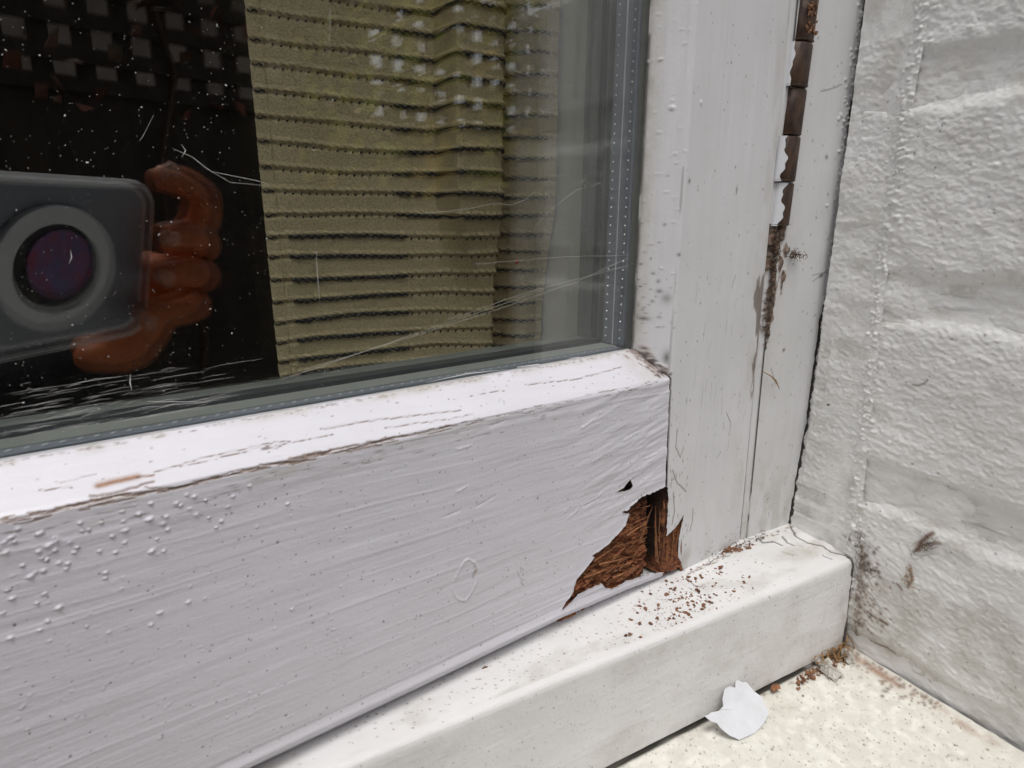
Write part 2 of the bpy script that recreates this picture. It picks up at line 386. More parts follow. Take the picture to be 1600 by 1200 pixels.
# blisters of paint (pixel positions read off the photograph)
BL = [(20,717),(55,692),(70,713),(28,766),(88,650),(182,678),(205,668),(273,695),(278,710),(238,733),(190,762),(205,797),(230,805),(110,832),(60,994),(34,955),(214,858),(175,866),(326,850),(290,820),(335,822),(366,768),(380,742),
      (345,717),(520,868),(520,895),(553,688),(570,768),(490,762),(437,655),(405,662),(395,622),(500,620),(604,565),(612,612),(617,660),(685,578),(745,525),(737,603),(820,592),(828,657),(803,628),(748,762),(808,762),(775,703),(615,720),
      (870,525),(890,537),(935,553),(968,583),(1015,510),(1030,598),(957,492),(922,483),(1125,545),(1150,492),(1067,646),(1092,615),(220,972),(183,1018),(12,1068),(290,1040),(236,1107),(196,1152),(52,1190),(428,1136),(537,1165),(745,1127),(788,1068),(930,1015),(1440,1052),(1232,440),(1420,530),(270,757),(150,885)]
rr = random.Random(3)
for a, b in BL:
    s_, z_ = sz(a/3.158, 620+b/3.158); k = rr.uniform(.28, .54)
    el = rr.choice([.9, 1, 1, 1.1, 1.6]); r.blob(s_, z_, k*el, k*.8, rr.uniform(.35, .6), ang=rr.uniform(0, .5), hard=3)
    if rr.random() < .3: r.blob(s_+.2, z_-k*1.2, k*.8, .22, 0, dirt=.4)  # darker dash just below some blisters
for i in range(230):
    t = rr.random(); s_ = -225+t**1.3*215; z_ = rr.uniform(-44, 40); k = rr.uniform(.18, .38)
    r.blob(s_, z_, k, k, rr.uniform(.1, .3), hard=3)
for i in range(520):
    s_ = rr.uniform(-222, -4); z_ = rr.uniform(-46, 41); k = rr.uniform(.13, .25)*(1.8 if rr.random() < .07 else 1)
    r.blob(s_, z_, k*rr.uniform(1, 1.4), k, -.05, ang=rr.uniform(0, 3), hard=4, dirt=rr.uniform(.5, 1))
# ring-shaped blister and small scratches
cx, cz = sz(728, 908); pts = [(cx+4.6*math.cos(t)+.6*math.cos(3*t), cz+7.6*math.sin(t)+1.2*math.cos(t)) for t in np.linspace(0.15, 6.0, 34)]
r.line(pts, .42, .35, jit=.12); 
for i in range(5): r.blob(cx+3.4+rr.uniform(-.5, .5), cz+1.5+rr.uniform(-1.5, 3), .3, .6, .0, ang=rr.uniform(0, 3), dirt=.5)
r.blob(cx+3.9, cz+2.2, .5, .8, 0, bare=.8)
c2 = sz(812, 900)
for i in range(7): a = (c2[0]+rr.uniform(-2, 2), c2[1]+rr.uniform(-4, 4)); r.line([a, (a[0]+rr.uniform(-2, 2), a[1]-rr.uniform(1, 3))], .16, .1, jit=.3, dirt=.6)
for i in range(14):
    a = sz(rr.uniform(690, 1020), rr.uniform(640, 860)); r.line([a, (a[0]+rr.uniform(3, 10), a[1]+rr.uniform(.3, 2.5))], .45, rr.choice([.3, -.3]), jit=.25)
# chipped arris between front face and bevel: bare wood showing, thickest at the left
for i in range(105):
    s_ = -222+rr.random()**1.15*215; L = rr.uniform(1.5, 7)*(1.3 if s_ < -110 else .6); zz = 42.2+rr.uniform(-1.0, .9)
    st = 1.0 if s_ < -105 else .7
    r.line([(s_, zz), (s_+L, zz+rr.uniform(-.25, .25))], rr.uniform(.08, .30)*st, -.25, jit=.22, bare=.55*st, dirt=.4, grime=.9)
for i in range(30):
    s_ = rr.uniform(-222, -130); r.line([(s_, 42.5+rr.uniform(-.8, .8)), (s_+rr.uniform(3, 9), 42.5+rr.uniform(-.8, .8))], rr.uniform(.10, .28), -.35, jit=.3, bare=.7, dirt=.4)
for i in range(60):
    s_ = rr.uniform(-222, -60); r.blob(s_, rr.uniform(36, 42), rr.uniform(.4, 2), .22, -.05, dirt=rr.uniform(.2, .6), grime=.5)
r.A['grime'] = np.maximum(r.A['grime'], .7*sstep(V, 30, 42)*front*sstep(-U, 20, 150)*sstep(fbm(U*.05, V*.4, 90, 4), -.1, .6))
# cracks in the bevel along the grain
bevel = lambda px, py: bevel_uv(px, py)
bn = np.cross(sash(0, 1.6, 44)-sash(0, 14.6, 53), S); bp = sash(0, 1.6, 44)
def bevel_uv(px, py):
    q = hit(px, py, bp, bn)-P0; s_ = float(q@S); z_ = float(q@Z); return s_, 44.2+(z_-44)*(13.8/9)
for L, wd in (([(140, 775), (185, 768), (240, 752)], .35), ([(85, 750), (150, 737)], .2), ([(240, 735), (330, 710), (420, 690)], .22), ([(500, 668), (580, 655), (720, 640)], .25), ([(600, 668), (700, 655), (740, 647)], .22),
              ([(820, 600), (900, 592), (985, 570)], .2), ([(430, 696), (520, 677)], .16), ([(60, 763), (110, 757)], .2), ([(280, 728), (400, 700), (450, 690)], .16), ([(700, 622), (790, 608)], .13)):
    r.line([bevel(*p) for p in L], wd*.85, -.35, jit=.2, dirt=.55, bare=.55)
r.line([bevel(*p) for p in [(153, 757), (175, 750), (200, 745), (215, 742)]], .9, -.4, jit=.12, bare=1)
r.line([bevel(*p) for p in [(215, 743), (240, 741)]], .3, -.3, bare=1, dirt=.3)
p_ = bevel(430, 693); r.blob(*p_, 3.4, .8, .2, ang=.03, dirt=.0); r.line([(p_[0]-4, p_[1]-.6), (p_[0], p_[1]-1.1), (p_[0]+4, p_[1]+.2), (p_[0], p_[1]+.9), (p_[0]-4, p_[1]-.6)], .2, 0, dirt=.7, bare=.3)
for i in range(90):
    a = rr.uniform(-222, -8); b = rr.uniform(45, 57); k = rr.uniform(.15, .4); r.blob(a, b, k*rr.uniform(.5, 1.6), k*.6, 0, dirt=rr.uniform(.3, .8), hard=3)
for i in range(170):
    a = rr.uniform(-222, -10); r.blob(a, 57.6+rr.uniform(-.6, .5), rr.uniform(.25, .8), .25, .1, dirt=rr.uniform(.2, .6), bare=.3)
r.A['grime'] = np.maximum(r.A['grime'], .8*sstep(V, 54.5, 58)*sstep(fbm(U*.1, V*.2, 95, 3), -.5, .4))
r.A['grime'] = np.maximum(r.A['grime'], .6*(V > 43)*sstep(U, -25, -4))
for i in range(60):
    f_ = rr.random(); r.blob(-rr.expovariate(1/1.6), 44+f_*14, rr.uniform(.3, 1.0), rr.uniform(.3, 1.2), .25, dirt=rr.uniform(.3, .95), bare=.6)
# the hole where the rail has rotted
ju = .45*fbm(U*.5, V*.5, 51, 3); jv = .45*fbm(U*.5, V*.5, 61, 3)
Ur = U+(sj(np.clip(V, -50, 43))-.35)*sstep(U, -40, 0)
inh = inpoly(Ur+ju, V+jv, HR) | inpoly(Ur+ju*.5, V+jv*.5, HT) 
r.hole = inh & (V < 42)
near = np.zeros(U.shape)
k = inh.astype(float)
for _ in range(7): k = (k+np.roll(k, 1, 0)+np.roll(k, -1, 0)+np.roll(k, 1, 1)+np.roll(k, -1, 1))/5
r.D += .7*np.where(~inh, k, .25)*front
r.A['grime'] = np.maximum(r.A['grime'], np.clip(k*1.3, 0, .6)*front)
# jagged tongue below the hole is cleaner, lifting off the wood
r.D += .9*np.exp(-((U+28)/18)**2)*np.exp(-((V+43)/3.0)**2)*front
r.build('bottom_rail', M_rail, sa)
# the wood itself, behind the paint
def rot_fn(U, V):
    dep = 1.6+3.4*sstep(U, -52, -12)+1.2*fbm(U*.10, V*.3, 3, 4)+1.0*fbm(U*.5, V*.9+U*.25, 13, 3)
    fz = fbm(U*.05+V*.03, V*1.1-U*.22, 24, 3); dep += 1.5*np.abs(fz)-.4
    dep += .9*sstep(fbm(U*.22+V*.1, V*.5, 27, 2), .0, .12)
    tr = np.exp(-((U+2.6-(V+20)*-.03)/2.0)**2)
    dep += 11*tr+.8*sstep(V, -22, -5)*sstep(U, -25, -5)
    st = sstep(U, -.5, 1.5); dep = dep*(1-st)+st*(1.6+1.0*fbm(U*.8, V*.12, 33, 4)-1.6*sstep(-V, 38, 50))
    return sash(U, dep, V)
w = Surf(np.arange(-60, 15, .2), np.arange(-49.2, 6, .2), rot_fn, -N)
U, V = w.U, w.V
w.A['dirt'] = np.maximum(1.0*np.exp(-((U+1.8)/3.6)**4)*sstep(V, -47, -40), .85*sstep(V, -20, -12)*(U > -24)*(fbm(U*.3, V*.3, 8, 3) > -.3))  # darker in the trench by the joint and at the upper right
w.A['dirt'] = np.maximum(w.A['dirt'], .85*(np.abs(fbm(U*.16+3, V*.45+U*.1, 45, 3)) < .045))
w.A['bare'] = .5*sstep(fbm(U*.12, V*.6+U*.2, 71, 3), .1, .5)*(U < -8)
w.D += .25*fbm(U*.25, V*2.2-U*.45, 77, 3)
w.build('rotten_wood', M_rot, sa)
M_spl = plain('wood_splinter', (.36, .15, .06), .85, col2=(.12, .045, .02), ns=500, bump=.0003)
sp = MB()
for i in range(240):
    if i < 150: a, c_ = rr.uniform(-50, -10), rr.uniform(-46, -14); L = rr.uniform(2, 7); dx, dz = L, L*rr.uniform(.05, .35); oo = 1.2+3.2*max(0, min(1, (a+52)/40))
    else: a, c_ = rr.uniform(-3, 9), rr.uniform(-50, -16); L = rr.uniform(3, 9); dx, dz = L*rr.uniform(-.1, .22), L; oo = 1.4
    if not (inpoly(np.array(a+dx*.5), np.array(c_+dz*.5), HR+[]) or inpoly(np.array(a+dx*.5), np.array(c_+dz*.5), HS_)): continue
    oo += rr.uniform(-.6, 1.0)
    P_ = [W(sash(a+dx*t_, oo+rr.uniform(-.4, .4), c_+dz*t_)) for t_ in (0, .35, .7, 1)]; q = rr.uniform(.12, .34)*SC
    sp.add(tube(P_, [q*.6, q, q*.8, q*.15], 4))
for i, (a, b_, c_, d_, q) in enumerate(((1062, 880, 1067, 806, .9), (1057, 880, 1060, 822, .8), (1066, 897, 1063, 840, .7), (1070, 905, 1058, 870, .9), (1050, 890, 1052, 836, .8), (1044, 888, 1043, 845, .7), (1030, 880, 1024, 790, .8),
                                    (1005, 850, 1018, 790, .6), (985, 840, 1012, 812, .5), (940, 885, 985, 868, .5), (915, 905, 950, 888, .5), (960, 905, 1000, 885, .5), (930, 880, 968, 852, .5))):
    p_, r_ = sz(a, b_), sz(c_, d_); P_ = [W(sash(p_[0]+(r_[0]-p_[0])*t_, 1.6-2.0*t_+.5*math.sin(3*t_+i), p_[1]+(r_[1]-p_[1])*t_)) for t_ in (0, .3, .65, 1)]
    sp.add(tube(P_, [q*SC, q*.85*SC, q*.5*SC, .05*SC], 5))
tag(sp.build('splinters', M_spl, sa), kind='stuff')

# stile
def left(z): return np.where(z < 43, sj(z)+.35, -3.5-(z-43)*.75+.35)
def stile_fn(U, V):
    zz = V; lf = left(np.clip(zz, -60, 53.3))
    rt = -(zz+50)*.0225
    s = np.where(U < -3.7, U, np.where(U > 30, U+rt*sstep(U, 30, 58), U))
    s = np.maximum(s, lf*1.0)
    o = np.where(U < -3.7, 15*(-3.7-U)/8.0, 0.0); o = np.where(U > 60, (U-60), o); s = np.where(U > 60, np.minimum(s, 60.6+rt+.4), s)
    rd = np.clip((U-59)/1.0, 0, 1); o = o+.5*rd**2
    o = o+.35*np.exp(-((U+3.7)/.5)**2)*(zz > 43)
    return sash(s, o, zz)
u = np.concatenate([np.arange(-12.0, 60, .32), np.linspace(60, 100, 12)])
v = np.concatenate([np.arange(-57, 205, .36), np.linspace(206, 560, 30)])
t = Surf(u, v, stile_fn, -N); U, V = t.U, t.V
t.D += .08*fbm(U*.5, V*.012, 101, 3)+.10*fbm(U*.04, V*.01, 106, 3)+.035*fbm(U*1.4, V*.05, 109, 2)
tb = ((U < -3.7) & (V > 43)).astype(float)
for i in range(45):
    a, b = rr.uniform(-11, -3), rr.uniform(60, 200); kk = rr.uniform(.3, .6); t.blob(a, b, kk*.5, kk, rr.uniform(.12, .3), hard=3)
for a, b in ((1050, 87), (1059, 167), (1085, 162), (1040, 142)): q = sz(a, b, 3); t.blob(q[0], q[1], .45, .8, .5, hard=3)
for i in range(150):
    a, b = rr.uniform(-10, 58), rr.uniform(-50, 200); kk = rr.uniform(.15, .38); t.blob(a, b, kk, kk*rr.uniform(1, 2), 0, hard=3, dirt=rr.uniform(.3, .9))
for (a, b), (wx, wz_), dd in (((1030, 235), (.5, 1.6), .8), ((1014, 462), (1.1, .9), .9), ((1010, 440), (.9, 2.5), .5), ((1020, 500), (1.2, .8), .8), ((1008, 508), (.8, .8), .9), ((1030, 455), (.6, .8), .7), ((1047, 560), (.7, 2.6), .8), ((1062, 398), (.6, .6), .9),
                              ((1077, 283), (.6, .8), .9), ((1151, 297), (.5, 1.3), .8), ((1033, 465), (1, 2), .5), ((1017, 405), (.8, 1.4), .4)):
    q = sz(a, b, 6 if a < 1045 else 0); t.blob(q[0], q[1], wx, wz_, 0, dirt=dd, hard=1.6)
for i in range(60): # mould near the glass corner
    q = sz(rr.gauss(1018, 9), rr.gauss(460, 38), 7); t.blob(q[0], q[1], rr.uniform(.15, .5), rr.uniform(.15, .6), .05, dirt=rr.uniform(.3, .8))
for i in range(46): # mitre joint filled with dirt
    f_ = rr.random(); q = sz(994+f_*52+rr.uniform(-3, 3), 545+f_*42+rr.uniform(-5, 4), 14*(1-f_)); t.blob(q[0], q[1], rr.uniform(.4, 1.3), rr.uniform(.3, .8), .3, ang=-.7, dirt=rr.uniform(.5, .95), bare=.5)
for L, wd in (([(1136, 645), (1143, 660), (1142, 675), (1140, 680)], .28), ([(1131, 660), (1132, 672)], .2), ([(1058, 670), (1056, 700), (1063, 715), (1068, 700)], .3), ([(1051, 735), (1058, 755), (1072, 768)], .35), ([(1050, 745), (1048, 762)], .25),
              ([(1052, 770), (1054, 800), (1050, 820)], .4), ([(1083, 795), (1082, 815), (1078, 830)], .3), ([(1150, 430), (1144, 450)], .2), ([(1152, 295), (1151, 302)], .3), ([(1160, 610), (1155, 640)], .12), ([(1127, 706), (1120, 716)], .2)):
    t.line([sz(*p) for p in L], wd*.8, -.45, jit=.12, dirt=.6, bare=.4)
for i in range(40):
    q = sz(rr.uniform(1045, 1075), rr.uniform(610, 860)); t.blob(q[0], q[1], rr.uniform(.15, .4), rr.uniform(.3, 1.2), 0, ang=rr.uniform(-.4, .4), dirt=rr.uniform(.2, .6), grime=.5)
for i in range(70):
    f_ = rr.random(); q = sz(1090+f_*75, 882-f_*33-rr.expovariate(1/14)); t.blob(q[0], q[1], rr.uniform(.2, .6), rr.uniform(.2, .6), 0, dirt=rr.uniform(.2, .7))
for i in range(22):
    q = sz(rr.uniform(1085, 1175), rr.uniform(420, 700)); t.line([q, (q[0]+rr.uniform(-.6, .6), q[1]-rr.uniform(3, 9))], .2, 0, jit=.15, dirt=rr.uniform(.12, .35))
t.A['grime'] = np.maximum(t.A['grime'], .7*sstep(-V, -10, 60)*sstep(fbm(U*.12, V*.04, 131, 4), -.2, .6))
t.A['grime'] = np.maximum(t.A['grime'], .8*np.exp(-((U+11)/2.0)**2)*(V > 50))
t.A['grime'] = np.maximum(t.A['grime'], .55*sstep(U, 40, 60)*sstep(fbm(U*.2, V*.05, 141, 4), -.3, .5))
t.A['dirt'] = np.maximum(t.A['dirt'], .85*np.exp(-((U+11.8)/.45)**2)*(V > 52)*sstep(fbm(U*.1, V*.12, 143, 4), -.45, .1))
t.A['dirt'] = np.maximum(t.A['dirt'], .45*np.exp(-((U+3.9)/.25)**2)*(V > 43)*(V < 125)*sstep(fbm(U*.1, V*.06, 147, 3), -.3, .3))
ju = .4*fbm(U*.6, V*.6, 151, 3)
td = sstep(fbm(U*.35, V*.1, 158, 4)+1.3*sstep(V, 5, 72)*sstep(-V, -92, -78)-.35-(60-U)/7.5, 0, .45)*(V > 0)*(U > 46); t.A['bare'] = np.maximum(t.A['bare'], td*.5); t.A['dirt'] = np.maximum(t.A['dirt'], td*.55)
t.hole = inpoly(U+ju, V+ju, HS_) | ((U < -3.2) & (V < 6.5+ju*2) & (V > -58)) | ((U < 2.2+ju*2) & (V < -6+4*ju) & (V > -46) & (U < left(V)+1.3+ju*2))
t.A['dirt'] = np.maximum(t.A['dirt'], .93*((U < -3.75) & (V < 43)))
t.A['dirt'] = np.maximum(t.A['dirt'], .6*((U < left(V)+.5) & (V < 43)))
t.build('stile', M_stile, sa)
M_bead = plain('inner_timber_bead', (.27, .29, .27), .6, noise=.15, ns=40)
# hidden members of the sash and backing of the joint
box('joint_backing', (-9, 11, -46), (6, 15.5, 42), M_black, sa, frame='sash')
box('rail_core', (-430, 16.5, -46), (60, 17.3, 50), M_stile, sa, frame='sash')
box('top_rail', (-490, 0, 560), (60, 44, 640), M_stile, sa, .001, 'sash')
box('stile', (-560, 0, -48), (-431, 44, 640), M_stile, sa, .001, 'sash')
box('inner_bead', (-430, 38, 40), (-11.5, 50, 54.5), M_bead, sa, .0015, 'sash')
box('inner_bead', (-11, 38, 40), (2, 50, 560), M_bead, sa, .0015, 'sash')
box('stile_core', (3, 16, -46), (56, 50, 558), M_inner, sa, 0, 'sash')
box('rail_core_inside', (-430, 38, -46), (2, 52, 39), M_inner, sa, 0, 'sash')
# double glazing
def pane(o0, o1): 
    p = box('glass_pane', (-430, o0, 50.5), (-10.6, o1, 562), M_glass, sa, 0, 'sash'); return p
pane(15.3, 19.2); pane(31.7, 35.6)
box('gasket', (-430, 31.6, 53.4), (-13.2, 37.6, 55.2), M_seal, sa, 0, 'sash')
box('gasket', (-13.1, 35.7, 55.3), (-11.6, 37.9, 560), M_seal, sa, 0, 'sash')
sp1 = box('spacer_bar', (-430, 19.3, 46), (-12.2, 31.5, 53.5), M_spacer, sa, .0004, 'sash')
sp2 = box('spacer_bar', (-12.2, 19.3, 53.8), (-10.5, 31.5, 560), M_spacer, sa, .0004, 'sash')
M_dot2 = plain('spacer_perforation_dull', (.40, .44, .47), .5)
db = MB(); dl = MB()
for i in range(110):
    z_ = 57+i*3.55
    for o_ in (21.3, 29.5):
        if z_ < 230: db.add(chunk(W(sash(-12.25, o_, z_)), .42*SC, .42*SC, .3*SC, i, tuple(-S), .05))
for i in range(112):
    s_ = -18-i*3.55
    for o_ in (21.0,): dl.add(chunk(W(sash(s_, o_, 53.55+.0087*s_)), .42*SC*2.6, .42*SC, .3*SC, i, (0, 0, 1), .05))
tag(db.build('perforations', M_dot, sp2), kind='stuff'); tag(dl.build('perforations', M_dot2, sp1), kind='stuff')
box('spacer_tint_strip', (-430, 22.9, 50), (-12.3, 31.4, 53.75), M_bead, sp1, 0, 'sash')  # added strip: colours the spacer's inner part green-grey like a reflected interior
box('spacer_groove', (-12.4, 25.1, 54), (-12.1, 25.6, 560), M_dot, sp2, 0, 'sash')

# specks, streaks and scratches on the outer pane
def gp(px, py, o=15.15): s_, z_ = sz(px, py, o); return W(sash(s_, o, z_))
sb = MB()
for i in range(1250):
    px = rr.uniform(0, 1000); py = rr.uniform(0, 690)
    if px > 420 and rr.random() < .62: continue
    lim = 720-px*.175
    if py > lim-26: continue
    k = rr.uniform(.035, .085)*(2.2 if rr.random() < .07 else 1)
    sb.add(chunk(gp(px, py), k*SC*.8, k*SC*rr.uniform(.8, 2.0), .05*SC, i, tuple(-N), .5, rr.uniform(0, 3)))
for i in range(95):
    px = rr.uniform(-30, 360)*rr.random()**.4; py = 600+rr.random()**.7*85-px*.12; L = rr.uniform(12, 110)
    pts = [gp(px+L*t_, py-L*t_*.135+rr.uniform(-.8, .8)-3*math.sin(t_*2)) for t_ in (0, .3, .6, 1)]
    sb.add(tube(pts, [.006*SC, rr.uniform(.010, .030)*SC, rr.uniform(.010, .030)*SC, .006*SC], 3))
for pl, w_ in (([(493, 372), (495, 410), (497, 440), (500, 476)], .12), ([(516, 12), (515, 70)], .06), ([(204, 585), (203, 598), (206, 610)], .30), ([(110, 390), (112, 402), (108, 412)], .28), ([(283, 225), (290, 235), (284, 246)], .25),
                   ([(240, 180), (222, 215), (218, 220)], .07), ([(270, 232), (300, 245), (330, 268), (400, 282), (420, 288)], .09), ([(300, 245), (320, 262), (360, 285), (415, 290)], .06), ([(230, 627), (280, 628), (330, 628)], .13), ([(240, 640), (270, 632), (325, 629)], .10),
                   ([(665, 598), (730, 584), (795, 577)], .32), ([(808, 574), (843, 569)], .32), ([(890, 560), (905, 558)], .25)):
    sb.add(tube([gp(*p) for p in pl], [.015*SC]+[w_*.42*SC]*(len(pl)-2)+[.015*SC] if len(pl) > 2 else w_*.5*SC, 4))
tag(sb.build('dust_specks', M_speck, sa), kind='stuff')
mt = mesh_obj('mite', *[np.array(a) if i == 0 else a for i, a in enumerate(chunk(gp(808, 409), .9*SC, .75*SC, .5*SC, 5, tuple(-N), .2))], plain('mite_red', (.13, .02, .012), .6))
tag(mt, 'tiny dark red mite or seed stuck to the middle of the glass', 'mite')
THR = [([(440, 592), (500, 573), (560, 552), (690, 507), (800, 470), (850, 452)], 'long pale spider thread rising from the lower left over the glass'),
       ([(476, 578), (640, 528), (800, 476), (900, 440), (985, 402)], 'upper of two crossing spider threads ending at the dark glazing edge'),
       ([(700, 500), (830, 455), (920, 432), (990, 412)], 'short faint spider thread close below the crossing pair'),
       ([(742, 413), (800, 408), (880, 402), (985, 398)], 'level spider thread passing the red mite'),
       ([(655, 333), (700, 331), (745, 324), (775, 317), (800, 321), (822, 311), (840, 297)], 'wavy spider thread over the dark curtain row'),
       ([(836, 366), (834, 358), (850, 338), (880, 313), (900, 297), (918, 292), (908, 285), (915, 281), (924, 291), (940, 285)], 'hooked and tangled spider thread beside the grey reflection')]
for pts, lab in THR:
    P_ = []
    for (a, b), (c, d) in zip(pts[:-1], pts[1:]):
        for k_ in range(3): t_ = k_/3; P_.append(gp(a+(c-a)*t_+rr.uniform(-.7, .7), b+(d-b)*t_+rr.uniform(-.7, .7), 14.8))
    P_.append(gp(*pts[-1], 14.8)); vf = tube(P_, .045*SC, 4)
    tag(mesh_obj('spider_thread', np.array(vf[0]), vf[1], M_web), lab, 'spider thread', 'spider threads across the glass')

# ------------------------------------------------------------------ fixed frame
fr = empty('window_frame', W((240, JY, -157)), 'white painted timber outer frame with jamb and sloping sill around the sash', 'window frame')
CK = [jz(*p) for p in ((1355, -10), (1352, 10), (1347, 60), (1341, 110), (1338, 135), (1331, 170), (1326, 210), (1322, 250), (1314, 330), (1310, 370), (1303, 415), (1298, 445), (1283, 500), (1272, 580), (1262, 660), (1247, 740), (1240, 780), (1233, 822))][::-1]
ckz = np.array([p[1] for p in CK]); ckx = np.array([p[0] for p in CK])
def crack(z): return np.interp(z, ckz, ckx)+.75*fbm(np.asarray(z, float)*.25, np.zeros_like(np.asarray(z, float)), 201, 3)
def sedge(z):                         # world X of the stile's right edge at height z (local)
    zs = z-P0[2]; s_ = 60.9-(zs+50)*.0225; return (P0+s_*S)[0] if np.isscalar(z) else P0[0]+s_*S[0]
def jamb_fn(U, V):                    # U 0..1 across: first the bead, the groove, then the flat
    x_l = sedge(V)+.7; x_r = crack(V)-.45
    bead = 3.8
    x = np.where(U < 1, x_l+U*bead, np.where(U < 1.5, x_l+bead+(U-1)*1.6, x_l+bead+.8+(U-1.5)/38.5*(x_r-x_l-bead-.8)))
    y = JY+1.2-1.1*np.sqrt(np.clip(1-((U-.5)/.55)**2, 0, 1))*(U < 1)
    y = np.where((U >= 1) & (U < 1.5), JY+5*np.sin((U-1)/.5*math.pi), y)
    y = np.where(U >= 1.5, JY+.25, y)
    y = np.where(U > 39.7, JY+.25+(U-39.7)*16, y); x = np.where(U > 39.7, x_l+bead+.8+(39.7-1.5)/38.5*(x_r-x_l-bead-.8), x)
    return np.stack([x, y, V], -1)
u = np.concatenate([np.linspace(0, 1, 9)[:-1], np.linspace(1, 1.5, 6)[:-1], np.arange(1.5, 39.7, .42), np.linspace(39.7, 40, 3)])
v = np.concatenate([np.arange(-158, 110, .42), np.linspace(111, 460, 30)])
j = Surf(u, v, jamb_fn, -Y); U, V = j.U, j.V
fl = (U > 2)*1.0
def ju_(x, z): x_l = sedge(z)+.7+3.8+.8; x_r = float(crack(z))-.45; return 1.5+(x-x_l)/(x_r-x_l)*38.5
def jp(px, py): x, z = jz(px, py); return ju_(x, z), z
j.D += fl*(.10*fbm(U*.3, V*.02, 211, 3)+.12*fbm(U*.06, V*.03, 215, 3))
for i in range(260): # bubbles of paint that line the crack
    z_ = rr.uniform(-40, 100); k_ = rr.uniform(.3, .75); j.blob(39.2-rr.expovariate(1/1.1), z_, k_, k_, rr.uniform(.3, .7), hard=3)
for i in range(120):
    a, b = rr.uniform(3, 38), rr.uniform(-150, 90); kk = rr.uniform(.15, .4); j.blob(a, b, kk, kk*1.4, 0, dirt=rr.uniform(.3, .8))
for (a, b), ww, dd in (((1292, 245), (.8, 1.0), .8), ((1240, 395), (1.1, 1.1), .9), ((1225, 547), (1, .8), .9), ((1160+60, 523), (.4, .4), .4), ((1283, 430), (1.6, .9), .9), ((1298, 428), (1.4, 1.2), .9), ((1255, 487), (.4, .4), .7), ((1262, 490), (.4, .4), .7), ((1276, 340), (.5, .5), .7), ((1200, 780), (.8, .6), .5)):
    q = jp(a, b); j.blob(q[0], q[1], *ww, .25, ang=.5, dirt=dd)
for L in ([(1205, 575), (1212, 600)], [(1270, 430), (1290, 425), (1298, 432)], [(1270, 440), (1296, 420)], [(1283, 142), (1300, 138), (1315, 132)]):
    j.line([jp(*p) for p in L], .3, .2, jit=.2, dirt=.6)
# dirt that has run down below the hinge
jd = sstep(V, -90, -10)*sstep(-V, -5, 15)
jm = sstep(fbm(U*.5, V*.16, 221, 4)+1.25*sstep(V, -80, -14)-.40-np.abs(U-2)/7.0, 0, .4)*(V < -1)*(V > -95)
j.A['bare'] = np.maximum(j.A['bare'], jm*.8); j.A['dirt'] = np.maximum(j.A['dirt'], jm*(.45+.5*sstep(fbm(U*.9, V*.7, 223, 3), -.2, .2)))
j.D += jm*.6*fbm(U*.9, V*.6, 224, 3)+.5*jm
j.A['dirt'] = np.maximum(j.A['dirt'], .92*((U > .93) & (U < 1.55))*sstep(fbm(U, V*.1, 225, 3)+sstep(V, -165, -70)*.9, -.2, .2))  # groove coloured darker along its height
j.A['grime'] = np.maximum(j.A['grime'], .8*np.exp(-(U-1.5)/5)*sstep(V, -120, -20)*fl)
j.A['grime'] = np.maximum(j.A['grime'], .6*sstep(-V, 90, 155)*sstep(fbm(U*.2, V*.08, 229, 3), -.3, .4))
j.build('jamb', M_jamb, fr)
box('crack_backing', (276, JY+3.5, -160), (292, JY+8, 460), M_black, fr)  # black sheet added behind the open crack in place of its shade
box('jamb_core', (205, JY+12, -170), (292, JY+50, 460), M_inner, fr)
box('jamb_inner', (252, JY+5, -158), (280, JY+12, 460), M_jamb, fr)
# sill of the frame
XR = 281.2
ZF = -160.15
sill_tab = [(-8, 214, -154.9), (0, 199, -156.5), (38.6, 160.7, -159.85), (39.8, 159.4, -160.1), (41, 158.5, -160.9), (42, 158.0, -162.2), (43.2, 157.8, -164), (87, 156.2, -207.6), (89, 157.0, -208.6), (96, 164, -208.8)]
def sill_fn(U, V):
    y, z = prof(V, sill_tab); x = U
    return np.stack([x, y, z], -1)
u = np.concatenate([np.linspace(-330, -12, 60)[:-1], np.arange(-12, XR, .42), [XR]])
v = np.concatenate([np.linspace(-8, 0, 5)[:-1], np.arange(0, 44, .34), np.arange(44, 89, .42), np.linspace(89.2, 96, 4)])
b = Surf(u, v, sill_fn, (0, -.6, 1)); U, V = b.U, b.V
def st(px, py): q = sill_hit(px, py); return float(q[0]), float((199-q[1])*38.6/38.3)
def sf(px, py): q = hit(px, py, np.array([0, 157.3, -180]), np.array([0, 1, -.036])); return float(q[0]), float(43.2+(-164-q[2])*43.8/43.6)
top = (V < 39).astype(float)
b.D += .16*fbm(U*.03, V*.05, 301, 3)+.07*fbm(U*.12, V*.25, 305, 3)+.05*fbm(U*.5, V*.5, 309, 2)+.06*(1-top)*fbm(U*.02, V*.6, 306, 3)
for i in range(900):
    px = rr.gauss(1060, 75) if i < 520 else rr.uniform(560, 1300); py = rr.uniform(860, 1160); a, c = st(px, py)
    if not (2 < c < 38): continue
    k_ = rr.uniform(.12, .38); b.blob(a, c, k_, k_, 0, dirt=rr.uniform(.2, .5), bare=rr.uniform(.5, 1), hard=3)
for i in range(620):
    a, c = rr.uniform(0, 278), rr.uniform(41, 86); k_ = rr.uniform(.12, .30)*(1.8 if rr.random() < .05 else 1); b.blob(a, c, k_, k_*1.2, 0, dirt=rr.uniform(.2, .7), hard=3)
